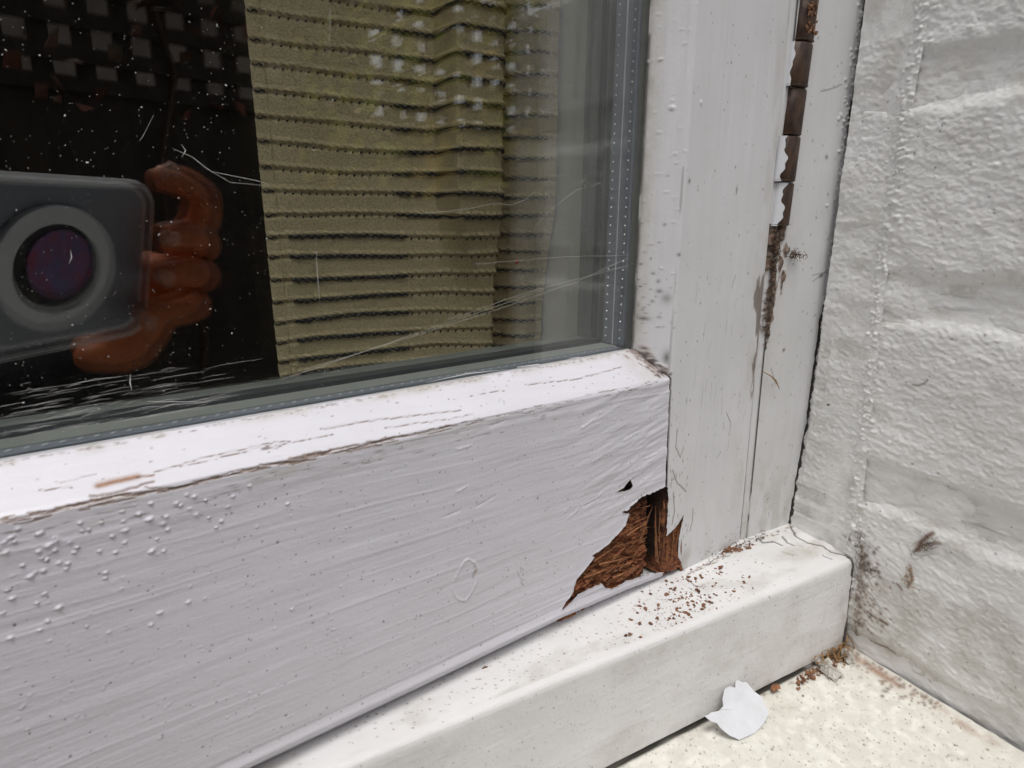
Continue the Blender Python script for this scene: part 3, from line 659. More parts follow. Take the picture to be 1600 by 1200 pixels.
for i in range(500):
    f_ = rr.random(); a, c = rr.gauss(120 if f_ < .6 else 60, 34), rr.uniform(3, 37); k_ = rr.uniform(.12, .3); b.blob(a, c, k_*rr.uniform(1, 1.8), k_, 0, hard=3, dirt=rr.uniform(.05, .3), grime=1.0, bare=rr.choice([0, .25, .5]))
for i in range(90):   # dirt where rail or jamb meets the sill
    px = rr.uniform(1075, 1240); py = 890-(px-1085)*.46+rr.uniform(-1, 5); a, c = st(px, py); b.blob(a, c, rr.uniform(.3, 1.4), rr.uniform(.2, .5), .15, dirt=rr.uniform(.2, .8), bare=.6)
for L, wd in (([(1235, 822), (1243, 838), (1262, 848), (1285, 853), (1298, 862), (1322, 868), (1334, 875)], .55), ([(1285, 868), (1300, 874)], .35), ([(1186, 842), (1192, 848), (1208, 846), (1222, 852)], .55), ([(1222, 838), (1230, 848), (1240, 852)], .45), ([(1222, 862), (1240, 868)], .18),
              ([(1075, 905), (1085, 915), (1098, 917)], .3)):
    b.line([st(*p) for p in L], wd, -.5, jit=.25, dirt=.95)
for L in ([(1240, 832), (1262, 842), (1285, 848), (1300, 856)], [(1190, 838), (1210, 840)], [(1228, 842), (1240, 848)], [(1240, 845), (1250, 855), (1275, 858)]):
    b.line([st(*p) for p in L], 1.2, .8, jit=.3)
for i in range(10):
    q = (rr.uniform(180, 275), rr.uniform(48, 66)); b.line([q, (q[0]+rr.uniform(-2, 2), q[1]+rr.uniform(6, 22))], rr.uniform(.6, 1.6), 0, jit=.4, grime=rr.uniform(.08, .22))
b.A['grime'] = np.maximum(b.A['grime'], .85*sstep(U, 150, 282)*sstep(fbm(U*.03, V*.08, 321, 4)+sstep(U, 150, 280)*.3, .0, .8)*top)
b.A['grime'] = np.maximum(b.A['grime'], .5*sstep(fbm(U*.05, V*.12, 325, 5), .05, .5)*(V < 38))
b.A['grime'] = np.maximum(b.A['grime'], .38*sstep(fbm(U*.035, V*.05, 327, 5), -.2, .5)*(V > 42))  # front face toned greyer in patches
b.A['grime'] = np.maximum(b.A['grime'], .55*np.exp(-(V)/3.0)*(V > -1))
b.A['grime'] = np.maximum(b.A['grime'], .8*(V > 44)*np.clip(sstep(U, 262, 281)+sstep(V, 80, 87)*.8, 0, 1)*sstep(fbm(U*.1, V*.1, 331, 4), -.5, .4))
b.A['dirt'] = np.maximum(b.A['dirt'], .95*(U > XR-1.3-.9*fbm(V*.2, V*0, 350, 3)-1.6*sstep(V, 74, 87))*(V > 38)); b.A['dirt'] = np.maximum(b.A['dirt'], .8*(V > 87.3))
b.build('sill', M_sill, fr)
box('sill_core', (-330, 165, -207), (XR, 215, -160), M_inner, fr)

# ------------------------------------------------------------------ hinge on the jamb
hg = empty('butt_hinge', W((250, JY-2, -3)), 'tarnished brown butt hinge knuckles with flaking white paint, above the dirt streak', 'hinge')
kb = [(-8, -80), (67, -8), (138, 67), (213, 138), (285, 213), (354, 285)]     # pixel rows (bottom, top) of each knuckle
def kz(py, t): 
    return jz(1262-py*.131, py)
for i, (pb, pt) in enumerate(kb):
    x_b, z_b = kz(pb, 0); x_t, z_t = kz(pt, 0)
    rad = 6.2-(.9 if i % 2 == 1 else 0); n_ = 28; sh = 1.1 if i % 2 == 1 else 0; V_ = []; 
    rows = [(z_b+.35, rad*.90), (z_b+.8, rad), ((z_b+z_t)/2, rad), (z_t-.8, rad), (z_t-.35, rad*.90)]
    for zz, r_ in rows:
        f_ = (zz-z_b)/(z_t-z_b); cx_ = x_b+(x_t-x_b)*f_-.2+sh
        for k_ in range(n_):
            th = 2*math.pi*k_/n_; q = 1+.02*math.sin(3*th+i); V_.append(W((cx_+r_*q*math.cos(th), JY+.4+r_*q*math.sin(th)*.62, zz)))
    F_ = [(a*n_+k_, a*n_+(k_+1) % n_, (a+1)*n_+(k_+1) % n_, (a+1)*n_+k_) for a in range(4) for k_ in range(n_)]
    F_ += [tuple(range(n_))[::-1], tuple(4*n_+k_ for k_ in range(n_))]
    kn = mesh_obj('knuckle', np.array(V_), F_, M_hinge, hg, True)
    # grooves: double collar rings at the knuckle ends
    ring = MB()
    for dz in (.9,):
        f_ = dz/(z_t-z_b); cx_ = x_b+(x_t-x_b)*f_-.2+sh
        pts = [W((cx_+(rad+.12)*math.cos(th), JY+.4+(rad+.12)*.62*math.sin(th), z_b+dz)) for th in np.linspace(-math.pi*.98, .0, 14)]
        ring.add(tube(pts, .16*SC, 5))
    ring.build('collar', M_hinge, kn, True)
    if i in (2, 4, 5):      # white paint left on the sash-side knuckles
        pm = MB(); wdt = {2: .15, 4: .27, 5: .33}[i]
        na, nz_ = 10, 26; VV = []; FF = []
        for b_ in range(nz_+1):
            for a_ in range(na+1):
                zz = z_b+.3+(z_t-z_b-.6)*b_/nz_; f_ = (zz-z_b)/(z_t-z_b); cx_ = x_b+(x_t-x_b)*f_-.2+sh
                ww = wdt*(1+.20*math.sin(b_*.33+i)+.10*math.sin(b_*.9+2*i)+.02*rr.uniform(-1, 1)); th = math.pi+(ww*math.pi)*a_/na
                VV.append(W((cx_+(rad+.22)*math.cos(th), JY+.4+(rad+.22)*.62*math.sin(th), zz)))
        for b_ in range(nz_):
            for a_ in range(na): q = b_*(na+1)+a_; FF.append((q, q+1, q+na+2, q+na+1))
        pm = mesh_obj('paint_patch', np.array(VV), FF, M_hingepaint, kn, True)
rc = MB()
for i in range(26):
    q = jz(rr.gauss(1258, 4), rr.uniform(10, 55)); rc.add(chunk(W((q[0], JY-3.1, q[1])), rr.uniform(.3, .9)*SC, rr.uniform(.4, 1.2)*SC, .5*SC, i, (0, -1, 0), .5))
tag(rc.build('rust_crust', M_rust, hg), kind='stuff')
lf_ = [jz(1238, -20), jz(1197, 352)]
box('hinge_leaf', (lf_[1][0]-2.5, JY+1.0, lf_[1][1]-1), (lf_[1][0]+5, JY+2.0, lf_[0][1]+5), M_black, hg)  # coloured black to stand for the shaded gap beside the knuckles

# ------------------------------------------------------------------ the painted brick reveal on the right
bw_ = empty('brick_wall', W((283, 120, -210)), 'white painted brick reveal to the right of the window', 'wall')
SEAM = [(1440, -20), (1432, 60), (1418, 130), (1408, 200), (1396, 300), (1382, 380), (1372, 440), (1366, 500), (1358, 600), (1345, 700), (1338, 760), (1335, 830)]
SEAM = [wz(*p) for p in SEAM][::-1]; smz = np.array([p[1] for p in SEAM]); smy = np.array([p[0] for p in SEAM])
def seam(z): return np.interp(z, smz, smy)
def fil_fn(U, V):                     # U 0 at the crack .. 1 at the seam
    y = JY+2+(seam(V)-4-JY-2)*U; xw = wallx(y); xc = crack(V)+.35
    x = xc+(xw-xc)*sstep(U, .0, .9)-.5*np.sin(np.clip(U, 0, 1)*math.pi)-.6*sstep(U, .75, .95)
    return np.stack([x, y, V], -1)
u = np.linspace(0, 1, 90); v = np.concatenate([np.arange(-165, 108, .45), np.linspace(109, 460, 30)])
f = Surf(u, v, fil_fn, (-1, 0, 0)); U, V = f.U, f.V
Um = U*38+V*.31; Vm = V-U*9; f.D += .32*fbm(Um*.05, Vm*.06, 401, 4)+.13*fbm(Um*.3, Vm*.4, 405, 3)+.08*fbm(Um*.8, Vm*1.0, 408, 2)
for i in range(700):
    z_ = rr.uniform(-160, 108); dens = .95+(.25 if -20 > z_ else .0); a = rr.gauss(.90, .06); k_ = rr.uniform(.35, 1.1)
    m_ = 38.0; f.blob(a, z_, k_/m_*1.0, k_*.8, 0, hard=3)
    w_ = f.win(a-.06, a+.06, z_-2, z_+2); q = ((f.U[w_]-a)*m_/k_)**2+((f.V[w_]-z_)/(k_*.8))**2; f.D[w_] += rr.uniform(.15, .7)*np.exp(-q**1.4)
for i in range(110):
    a, z_ = rr.random(), rr.uniform(-158, 100); k_ = rr.uniform(.2, .5)
    w_ = f.win(a-.05, a+.05, z_-2, z_+2); q = ((f.U[w_]-a)*38/k_)**2+((f.V[w_]-z_)/k_)**2; f.A['dirt'][w_] = np.maximum(f.A['dirt'][w_], rr.uniform(.3, .8)*np.exp(-q))
f.A['grime'] = np.maximum(f.A['grime'], .7*sstep(-V, 60, 155)*sstep(fbm(U*5, V*.09, 411, 4), -.2, .6))
f.A['dirt'] = np.maximum(f.A['dirt'], .97*(U < .064+.035*fbm(V*.30, V*0, 431, 3)+.055*sstep(V, -40, 0)))  # shade inside the wall gap, painted as a ragged dark band
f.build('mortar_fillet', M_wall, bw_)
# joints and bricks; each course is 88 local mm
courses = [(-286, -216), (-198, -128), (-110.5, -41), (-23, 47), (64.5, 136), (153, 224), (241, 312)]
YF = 42.0
def lump(U, V, sd):
    a = U*.94+V*.34; c = V*.94-U*.34
    return 1.1*fbm(a*.035, c*.04, sd, 3)+.30*fbm(a*.14, c*.20, sd+5, 4)+.30*fbm(a*.45, c*.75, sd+9, 3)+.16*fbm(a*.9, c*1.2, sd+14, 2)
for i, (z0, z1) in enumerate(courses):
    vis = z0 < 100
    st_ = .5 if vis else 3.0
    vv = np.concatenate([[z0-6, z0-4], np.arange(z0-2, z1+2, st_), [z1+4, z1+6]]); uu = np.concatenate([[YF-8, YF-4], np.arange(YF, 186, st_*1.1)])
    def bf(U, V, z0=z0, z1=z1):
        e = np.minimum(np.minimum(V-z0, z1-V), 30); wob = 2.6*fbm(U*.045+V*.01, V*.05, 500+i, 3)+.8*fbm(U*.2, V*.2, 506+i, 2)
        drop = 2.7*(1-sstep(e+wob, -3.0, 5.5)); yy = np.minimum(U, 400)
        se = seam(V)+1.5+1.2*fbm(V*.15, V*0, 520+i, 3); ds = se-yy
        drop = np.maximum(drop, 1.25*(1-sstep(ds, -5, 6)))
        drop = np.maximum(drop, 4*(1-sstep(U, YF-8, YF+2)))
        return np.stack([wallx(U)-1.0+drop, U, V], -1)
    s_ = Surf(uu, vv, bf, (-1, 0, 0)); U, V = s_.U, s_.V
    s_.D += lump(U, V, 540+20*i)*(1.0 if vis else .6)
    s_.D += .35*np.maximum(0, fbm(U*.06+V*.03, V*.32-U*.06, 900+i, 3)-.1)
    if vis:
        for k__ in range(130):
            a = rr.uniform(60, 168); c = rr.uniform(z0, z1); k_ = rr.uniform(.3, .9); s_.blob(a, c, k_*1.2, k_*.7, rr.uniform(.15, .45), hard=3)
        for k__ in range(120):
            c = rr.uniform(z0-2, z1+2); a = float(seam(c))+rr.gauss(-1.5, 2.5); k_ = rr.uniform(.4, 1.1); s_.blob(a, c, k_*1.2, k_*.8, rr.uniform(.15, .7), hard=3)
        for k__ in range(75):
            a = rr.uniform(60, 165); c = rr.uniform(z0, z1); k_ = rr.uniform(.15, .45); s_.blob(a, c, k_*1.2, k_, 0, dirt=rr.uniform(.4, .9), hard=3)
        e = np.minimum(V-z0, z1-V)
        s_.A['grime'] = np.maximum(s_.A['grime'], .7*sstep(fbm(U*.05, V*.06, 700+i, 4)+.35*sstep(-e, -3, 3)+.45*sstep(-V, 100, 190), .15, .8))
        if i == 1:
            for L, wd, dd in (([(1434, 860), (1442, 845), (1458, 833)], 1.0, .9), ([(1430, 862), (1445, 850), (1470, 848)], .8, .6), ([(1425, 890), (1428, 905), (1422, 915)], .8, .7), ([(1405, 912), (1412, 920)], .6, .7), ([(1360, 955), (1372, 965)], .6, .7), ([(1378, 968), (1388, 974)], .8, .9), ([(1360, 1003), (1385, 1012), (1398, 1020)], .5, .7)):
                s_.line([wz(*p) for p in L], wd, .25, jit=.4, dirt=dd*.6, bare=dd)
            for k__ in range(70):
                q = wz(rr.gauss(1352, 16), rr.gauss(925, 45)); s_.blob(q[0], q[1], rr.uniform(.3, .8), rr.uniform(.3, .8), .1, dirt=rr.uniform(.2, .5), bare=.7)
            for L in ([(1338, 870), (1350, 890), (1365, 915)], [(1338, 900), (1360, 925), (1380, 950)], [(1340, 880), (1352, 925)]): s_.line([wz(*p) for p in L], .5, .2, jit=.4, dirt=.35, grime=.8)
        if i in (1, 2):
            for k__ in range(170):
                f_ = rr.random(); q = wz(1346-f_*12+rr.expovariate(1/9), 862+f_*160+rr.gauss(0, 5)); s_.blob(q[0], q[1], rr.uniform(.3, 1.2), rr.uniform(.4, 1.6), .15, dirt=rr.uniform(.15, .75), bare=.45, grime=.8)
        if i == 2:
            s_.line([wz(*p) for p in ((1428, 600), (1436, 602), (1446, 599), (1452, 593))], .45, .1, dirt=.75)
        if i == 3: s_.line([wz(*p) for p in ((1436, 108), (1440, 122))], .8, -.3, dirt=.5)
    s_.build('brick', M_wall, bw_)
def mf(U, V): return np.stack([wallx(U)+.1+1.3*sstep(seam(V)-U, 0, 34), U, V], -1)
m_ = Surf(np.arange(YF-6, 192, .6), np.concatenate([np.arange(-290, -220, 2), np.arange(-220, 75, .6), np.arange(75, 320, 2)]), mf, (-1, 0, 0))
m_.D += lump(m_.U, m_.V, 801)*.9+.5*fbm(m_.U*.05, m_.V*.15, 809, 3)
m_.A['grime'] += .45*sstep(fbm(m_.U*.08, m_.V*.1, 811, 4), -.3, .5)
m_.build('mortar', M_wall, bw_)

# ------------------------------------------------------------------ stone sill outside
os_ = empty('stone_sill', W((0, 120, -212)), 'cream painted masonry window sill below the timber frame', 'window sill')
def of(U, V): return np.stack([U, V, OZ+0*U+2.2*np.exp(-(282.4-U)/4.0)*(U < 290)], -1)
u = np.concatenate([np.linspace(-400, 60, 60)[:-1], np.arange(60, 283.4, .5)]); v = np.arange(26, 168, .5)
o_ = Surf(u, v, of, Z); U, V = o_.U, o_.V
o_.D += .5*fbm(U*.02, V*.03, 601, 3)+.22*fbm(U*.1, V*.1, 604, 4)+.10*fbm(U*.5, V*.5, 609, 3)+.5*np.exp(-(282-U)/3)*fbm(U*.2, V*.2, 613, 3)
o_.D -= 1.5*np.exp(-((V-157.5)/1.2)**2)
for i in range(1500):
    a, c = rr.uniform(150, 280), rr.uniform(60, 157); k_ = rr.uniform(.12, .34)*(1.7 if rr.random() < .04 else 1); o_.blob(a, c, k_*rr.uniform(1, 1.6), k_, .03, ang=rr.uniform(0, 3), dirt=rr.uniform(.15, .7), bare=rr.choice([0, 0, .8]), hard=3)
for k__ in range(260):
    a = 282-rr.expovariate(1/16); c = 157-rr.expovariate(1/3.0) if rr.random() < .6 else rr.uniform(110, 157); a = a if c > 150 else 282-rr.expovariate(1/4); k_ = rr.uniform(.3, 1.1); o_.blob(a, c, k_*1.3, k_, .1, dirt=rr.uniform(.1, .65), bare=rr.uniform(.2, .8), grime=.6)
o_.A['dirt'] = np.maximum(o_.A['dirt'], .9*sstep(V, 154.3, 156.0)*sstep(fbm(U*.05, V*.1, 620, 3), -.7, .1))
o_.A['bare'] = np.maximum(o_.A['bare'], .8*np.exp(-((U-279)/2.2)**2)*sstep(fbm(U*.1, V*.09, 623, 4)+.5*sstep(V, 110, 150), .1, .6))
o_.A['grime'] = np.maximum(o_.A['grime'], .7*sstep(fbm(U*.04, V*.05, 627, 4)+.5*sstep(V, 120, 157)+.4*np.exp(-(282-U)/10), .1, .9))
o_.A['grime'] = np.maximum(o_.A['grime'], .5)*sstep(fbm(U*.25, V*.3, 629, 4)+.4, -.4, .5)
o_.build('sill_top', M_outer, os_)
box('sill_block', (-400, 27, -262), (283, 166, -213), M_outer, os_)

# ------------------------------------------------------------------ debris
def on_sill(px, py, h=.3): q = sill_hit(px, py); return W(q+SN*h)
def on_out(px, py, h=.4): x, y = oz(px, py); return W((x, y, OZ+h))
cm = MB()
for i in range(430):
    px = rr.gauss(1068, 44); py = 975-(px-1000)*.30+rr.gauss(-14, 26)
    if py < 905-(px-1035)*.42 and px > 1035: continue
    if px < 1035 and py < 905+(1035-px)*.45: continue
    q = sill_hit(px, py)
    if q[1] < 161 or q[1] > 192: continue
    k_ = (rr.random()**3*.75+.10)*SC; cm.add(chunk(W(q+SN*.1), k_*rr.uniform(.8, 1.8), k_, k_*.7, i, tuple(SN), .45, rr.uniform(0, 3)))
for i in range(150):
    f_ = rr.random(); px = 1350-f_*105; py = 1010+f_*58+rr.gauss(0, 5); x, y = oz(px, py)
    if y > 156.5 or x > 282: continue
    k_ = rr.uniform(.2, .8)*SC; cm.add(chunk(W((x, y, OZ+.6)), k_*rr.uniform(1, 2.2), k_, k_*.7, i+900, (0, 0, 1), .45, rr.uniform(0, 3)))
for i in range(60):
    f_ = rr.random(); q = sill_hit(1150+f_*30-rr.random()*40, 858-f_*10+rr.random()*8); k_ = rr.uniform(.2, .8)*SC
    cm.add(chunk(W(q+SN*.3), k_*1.8, k_, k_*.6, i+1300, tuple(SN), .45, rr.uniform(0, 3)))
tag(cm.build('wood_crumbs', M_crumb), 'scattered brown crumbs of rotten wood on the sill below the hole', 'wood crumbs', kind='stuff')
def lump_thing(name, c, dims, sd_, lab, cat, mat=M_crumb, up=(0, 0, 1), rot=0.0, n=5, group=None):
    mb = MB(); R_ = random.Random(sd_); u_ = Vector(up).normalized(); a_ = u_.orthogonal().normalized(); b_ = u_.cross(a_)
    c_, s__ = math.cos(rot), math.sin(rot); a_, b_ = a_*c_+b_*s__, b_*c_-a_*s__
    for i in range(n):
        q = Vector(c)+a_*R_.uniform(-.6, .6)*dims[0]*SC+b_*R_.uniform(-.5, .5)*dims[1]*SC+u_*R_.uniform(0, .4)*dims[2]*SC
        mb.add(chunk(q, dims[0]*SC*R_.uniform(.25, .6), dims[1]*SC*R_.uniform(.3, .7), dims[2]*SC*R_.uniform(.25, .8), sd_+i, up, .45, rot+R_.uniform(-.4, .4)))
    return tag(mb.build(name, mat), lab, cat, group)
CH = [((1125, 888), (1.8, 1.3, 1.0), 'brown wood crumb clump on the sill just right of the rotten hole', 'sill'), ((1090, 925), (1.6, 1.2, .9), 'brown wood crumb clump below the torn edge of the stile', 'sill'),
      ((981, 993), (2.0, .9, .8), 'isolated brown wood crumb near the front edge of the sill', 'sill'), ((1066, 935), (1.0, .7, .6), 'small brown crumb left of the clump below the stile', 'sill'), ((1110, 942), (1.3, .8, .7), 'brown crumbs clustered towards the sill front edge', 'sill'),
      ((757, 1044), (1.5, .4, .4), 'thin brown wood sliver on the sill left of the middle', 'sill'), ((1176, 920), (.7, .4, .4), 'lone tiny crumb far right on the timber sill', 'sill'), ((1026, 968), (.9, .5, .4), 'small reddish crumb below the hole near sill edge', 'sill')]
for i, (p, d, lab, wh) in enumerate(CH): lump_thing('wood_crumb', on_sill(*p), d, 1000+i*17, lab, 'wood crumb', up=tuple(SN), rot=i*1.1, group='wood crumbs large enough to pick out')
lump_thing('wood_chip', on_out(1210, 1082, 2.0), (3.2, 2.2, 2.2), 77, 'orange brown wood chip leaning between sill foot and white paint flake', 'wood chip', M_chip, n=6)
lump_thing('wood_chip', on_out(1255, 1088, .5), (.9, .7, .5), 79, 'tiny brown chip on the cream sill right of the larger chip', 'wood chip', M_chip, n=2)
# litter and paint shards in the corner
M_shard = plain('dirty_paint_shard', (.66, .66, .63), .6, col2=(.22, .18, .13), ns=260, bump=.0006)
for i, (p, d, lab) in enumerate((((1290, 1046), (9.5, 4.2, 3.2), 'crumpled white paint shard lying in the corner of the masonry sill'), ((1322, 1032), (3.2, 3.2, 4.2), 'upright white paint shard at the foot of the brick wall'))):
    lump_thing('paint_shard', on_out(*p, 1.2), d, 55+i, lab, 'paint shard', M_shard, rot=.6, n=14, group='paint shards in the corner')
def fibres(name, pts, n, L, lab, cat, mat, sd_, thick=.14, dirv=None, group=None, kind=None):
    R_ = random.Random(sd_); mb = MB()
    for i in range(n):
        p = Vector(R_.choice(pts))+Vector([R_.gauss(0, L*.25*SC) for _ in range(3)]); d = Vector([R_.gauss(0, 1) for _ in range(3)])
        if dirv is not None: d = d*.6+Vector(dirv)*R_.choice([-1, 1])
        d = d.normalized()*L*SC*R_.uniform(.4, 1.2); k_ = Vector([R_.gauss(0, .2*L*SC) for _ in range(3)])
        mb.add(tube([p-d*.5, p+k_, p+d*.5], [thick*SC*.5, thick*SC, thick*SC*.4], 3))
    return tag(mb.build(name, mat), lab, cat, group, kind)
fibres('twig_litter', [on_out(1285+i*9, 1040-i*5, 2.2) for i in range(5)], 60, 8, 'brown twigs and fibres caught in the sill corner', 'litter', M_twig, 4, .36, tuple(X*.8+Y*.1), kind='stuff')
def on_wall(px, py, h=.6): y, z = wz(px, py); return W((wallx(y)-1-h, y, z))
def on_jamb(px, py, h=.6): x, z = jz(px, py); return W((x, JY-h, z))
fibres('cobweb_tuft', [on_wall(1345+i*3, 850+i*9) for i in range(6)], 60, 6, 'matted grey brown cobweb at the corner where sill meets wall', 'cobweb', M_dirt, 5, .10)
fibres('cobweb_tuft', [on_wall(1434+i*6, 857-i*3) for i in range(5)], 44, 6, 'brown feathery cobweb tuft on the white brick wall', 'cobweb', M_dirt, 6, .11, tuple(-Y*.9+Z*.4))
fibres('cobweb_tuft', [on_wall(1326+i*7, 838-i) for i in range(4)], 26, 5, 'small brown fibre tuft just above the wall end of the crack', 'cobweb', M_dirt, 7, .12)
fibres('cobweb_tuft', [on_wall(1424, 890+i*7) for i in range(4)], 24, 3.5, 'crumbly brown debris hanging below the feathery tuft', 'cobweb', M_twig, 8, .2)
fibres('cobweb_tuft', [on_jamb(1235, 397, 2), on_jamb(1243, 400, 2)], 30, 4, 'dried insect remains in web just below the hinge', 'cobweb', M_dirt, 9, .2)
fibres('cobweb_tuft', [on_jamb(1210-i*1.6, 362+i*15, .8) for i in range(11)]+[on_jamb(1208, 372+i*8, 1) for i in range(6)], 130, 3.0, 'dark brown matted dirt under the hinge in the jamb groove', 'cobweb', M_dirt, 10, .30, tuple(Z*.4))
fibres('cobweb_tuft', [on_jamb(1196+i*8, 392, 2.5) for i in range(4)], 9, 9, 'pale web strands stretched below the lowest hinge knuckle', 'cobweb', M_web, 12, .06, tuple(X))
fibres('cobweb_tuft', [on_jamb(1240, 822, 1)], 14, 3, 'rusty orange fibres at the foot of the wall crack', 'cobweb', M_twig, 13, .3)
fibres('debris_line', [on_sill(1110+i*9, 876-i*4, .5) for i in range(10)], 60, 4, 'brown fibrous debris along the foot of the stile', 'debris', M_dirt, 14, .18, tuple(X))
vf = tube([on_jamb(1185, 578, 1.5), on_jamb(1198, 586, 2.5), on_jamb(1206, 593, 2.2), on_jamb(1214, 607, 1.5)], [.15*SC, .28*SC, .45*SC, .1*SC], 5)
tag(mesh_obj('dry_twig', np.array(vf[0]), vf[1], M_twig), 'thin curved brown twig stuck across the jamb groove', 'twig')
lump_thing('insect_husk', on_wall(1297, 632, .8), (1.0, .7, .7), 91, 'brown insect husk on the smooth mortar strip beside the crack', 'insect husk', M_dirt, n=2)
lump_thing('screw_head', on_jamb(1298, 430, .8), (1.3, 1.2, .7), 92, 'dark crumpled fixing stuck in the crack beside the jamb', 'screw', M_dirt, (0, -1, 0), n=4)
# the white paint flake that has fallen on the sill
FL = [(1147, 1061), (1155, 1066), (1163, 1067), (1176, 1080), (1188, 1092), (1198, 1115), (1192, 1128), (1176, 1146), (1152, 1158), (1138, 1150), (1124, 1140), (1118, 1132), (1108, 1128), (1097, 1120), (1108, 1115), (1120, 1112), (1127, 1105), (1125, 1094), (1128, 1078), (1137, 1074), (1146, 1076)]
fp = np.array([0, 0, OZ]); base = hit(1150, 1150, np.array([0, 0, OZ+1.0]), Z); fnrm = np.array([.05, -.62, .78]); fnrm /= np.linalg.norm(fnrm)
cc = hit(1150, 1110, base, fnrm); top_, bot_ = [], []
rg = []
for i, (a, c) in enumerate(FL):
    for t_ in (0, .5):
        a2, c2_ = FL[(i+1) % len(FL)]; rg.append((a+(a2-a)*t_+rr.uniform(-1, 1), c+(c2_-c)*t_+rr.uniform(-1, 1)))
VV = [cc+fnrm*1.0]; nrg = len(rg)
for k_ in (.35, .7, 1.0):
    for (a, c) in rg:
        q = hit(1150+(a-1150)*k_, 1110+(c-1110)*k_, base, fnrm); xa = (a-1150)*k_; ca = (c-1110)*k_; curl = .9*((xa*.8+ca*.5)/48)**2-.35*max(0, (xa-ca*.3)/50); VV.append(q+fnrm*(1.0+curl))
FF = [(0, 1+i, 1+(i+1) % nrg) for i in range(nrg)]
for q in range(2): FF += [(1+q*nrg+i, 1+(q+1)*nrg+i, 1+(q+1)*nrg+(i+1) % nrg, 1+q*nrg+(i+1) % nrg) for i in range(nrg)]
fo = mesh_obj('paint_flake', W(np.array(VV)), FF, M_flake, None, False)
sm = fo.modifiers.new('thickness', 'SOLIDIFY'); sm.thickness = .28*SC
tag(fo, 'large jagged white paint flake lying at the foot of the timber sill', 'paint flake')

# ------------------------------------------------------------------ curtain behind the glass
YC = 352.0
def cx_(px, py=300, Yc=YC): return hit(px, py, np.array([0, Yc, 0]), Y)
cu_L, cu_R = cx_(408)[0], cx_(862)[0]
cu = empty('curtain', W((cu_L, YC, -190)), 'olive beige curtain with rows of dark stitched yarn, hanging inside the window', 'curtain')
xk = {p: cx_(p)[0] for p in (408, 445, 560, 620, 685, 700, 765, 785, 835, 862)}
def cfold(x, z):
    up = sstep(z, -70, 20)
    d = -(15+10*up)*sstep(x, xk[685]-2, xk[685]+(1+30*(1-up)))*(.55+.45*up)
    d = d+34*sstep(x, xk[765]-6, xk[785])-14*sstep(x, xk[785]+2, xk[835])
    d = d+5*np.sin((x-cu_L)*.035+z*.004)*(1-up*.6)+3.0*fbm(x*.02, z*.008, 700, 2)
    return d
rows_px = [-20, 18, 62, 102, 143, 184, 222, 261, 297, 333, 370, 403, 438, 471, 504, 537, 566, 590]
rows_z = []
for p in rows_px: rows_z.append(float(hit(418, p, np.array([0, YC, 0]), Y)[2]))
rows_z += [rows_z[0]+13.5*k_ for k_ in range(1, 14)]
u = np.arange(cu_L, cu_R, .44); v = np.concatenate([np.arange(-215, 140, .5), np.linspace(141, 420, 60)])
cz0 = np.array(sorted(rows_z))
def cur_fn(U, V): return np.stack([U, YC+cfold(U, V), V], -1)
c = Surf(u, v, cur_fn, -Y); U, V = c.U, c.V
def rowz(x, zr): return zr+.8*np.sin(x*.05+zr)*.6-.6*fbm(x*.03, x*0+zr, 711, 2)
c.D += .5*fbm(U*.05, V*.05, 721, 3)+.10*fbm(U*.9+V*.4, V*.9, 725, 2)
for zr in rows_z:
    d = V-rowz(U, zr); w_ = np.exp(-((d-1.1)/1.1)**2); tw = .65+.35*np.sin(U*1.5+d*1.2)
    c.D += 1.25*w_*tw-.7*np.exp(-((d+1.1)/.9)**2)
hem = np.exp(-((U-xk[445]+4)/.6)**2); c.D -= .6*hem; c.D += .5*sstep(xk[445]-4-U, 0, 1)
c.build('cloth', M_cloth, cu)
for i, zr in enumerate(rows_z):
    mb = MB(); upper = zr > hit(418, 345, np.array([0, YC, 0]), Y)[2]
    segs = [(xk[620], xk[765]+8)] if upper else [(xk[445], xk[620]+6)]
    segs.append((xk[785]+2, xk[835]+6))
    segs.append((cu_L+1, xk[445]-5))
    for k_, (a, b_) in enumerate(segs):
        xs = np.arange(a, b_, .8); th = [.8, .6, .45][k_]*SC
        P_ = []
        for n_, x_ in enumerate(xs):
            z_ = float(rowz(x_, zr))-.5+.55*math.sin(x_*1.5)+rr.uniform(-.2, .2); y_ = YC+float(cfold(np.array([x_]), np.array([z_]))[0])-1.0
            P_.append(W((x_, y_, z_)))
        if len(P_) > 2: mb.add(tube(P_, [th*rr.uniform(.6, 1.25) for _ in P_], 4))
    # dark stitch dots between the ridge twists of the pale block
    a, b_ = (xk[445], xk[620]) if upper else (xk[620]+8, xk[765])
    for x_ in np.arange(a, b_, 4.2):
        z_ = float(rowz(x_, zr))-1.2; y_ = YC+float(cfold(np.array([x_]), np.array([z_]))[0])-.4
        mb.add(chunk(W((x_, y_, z_)), .9*SC, .5*SC, .4*SC, int(x_*7) % 999, (0, -1, 0), .4))
    mb.build('yarn', M_yarn, cu)

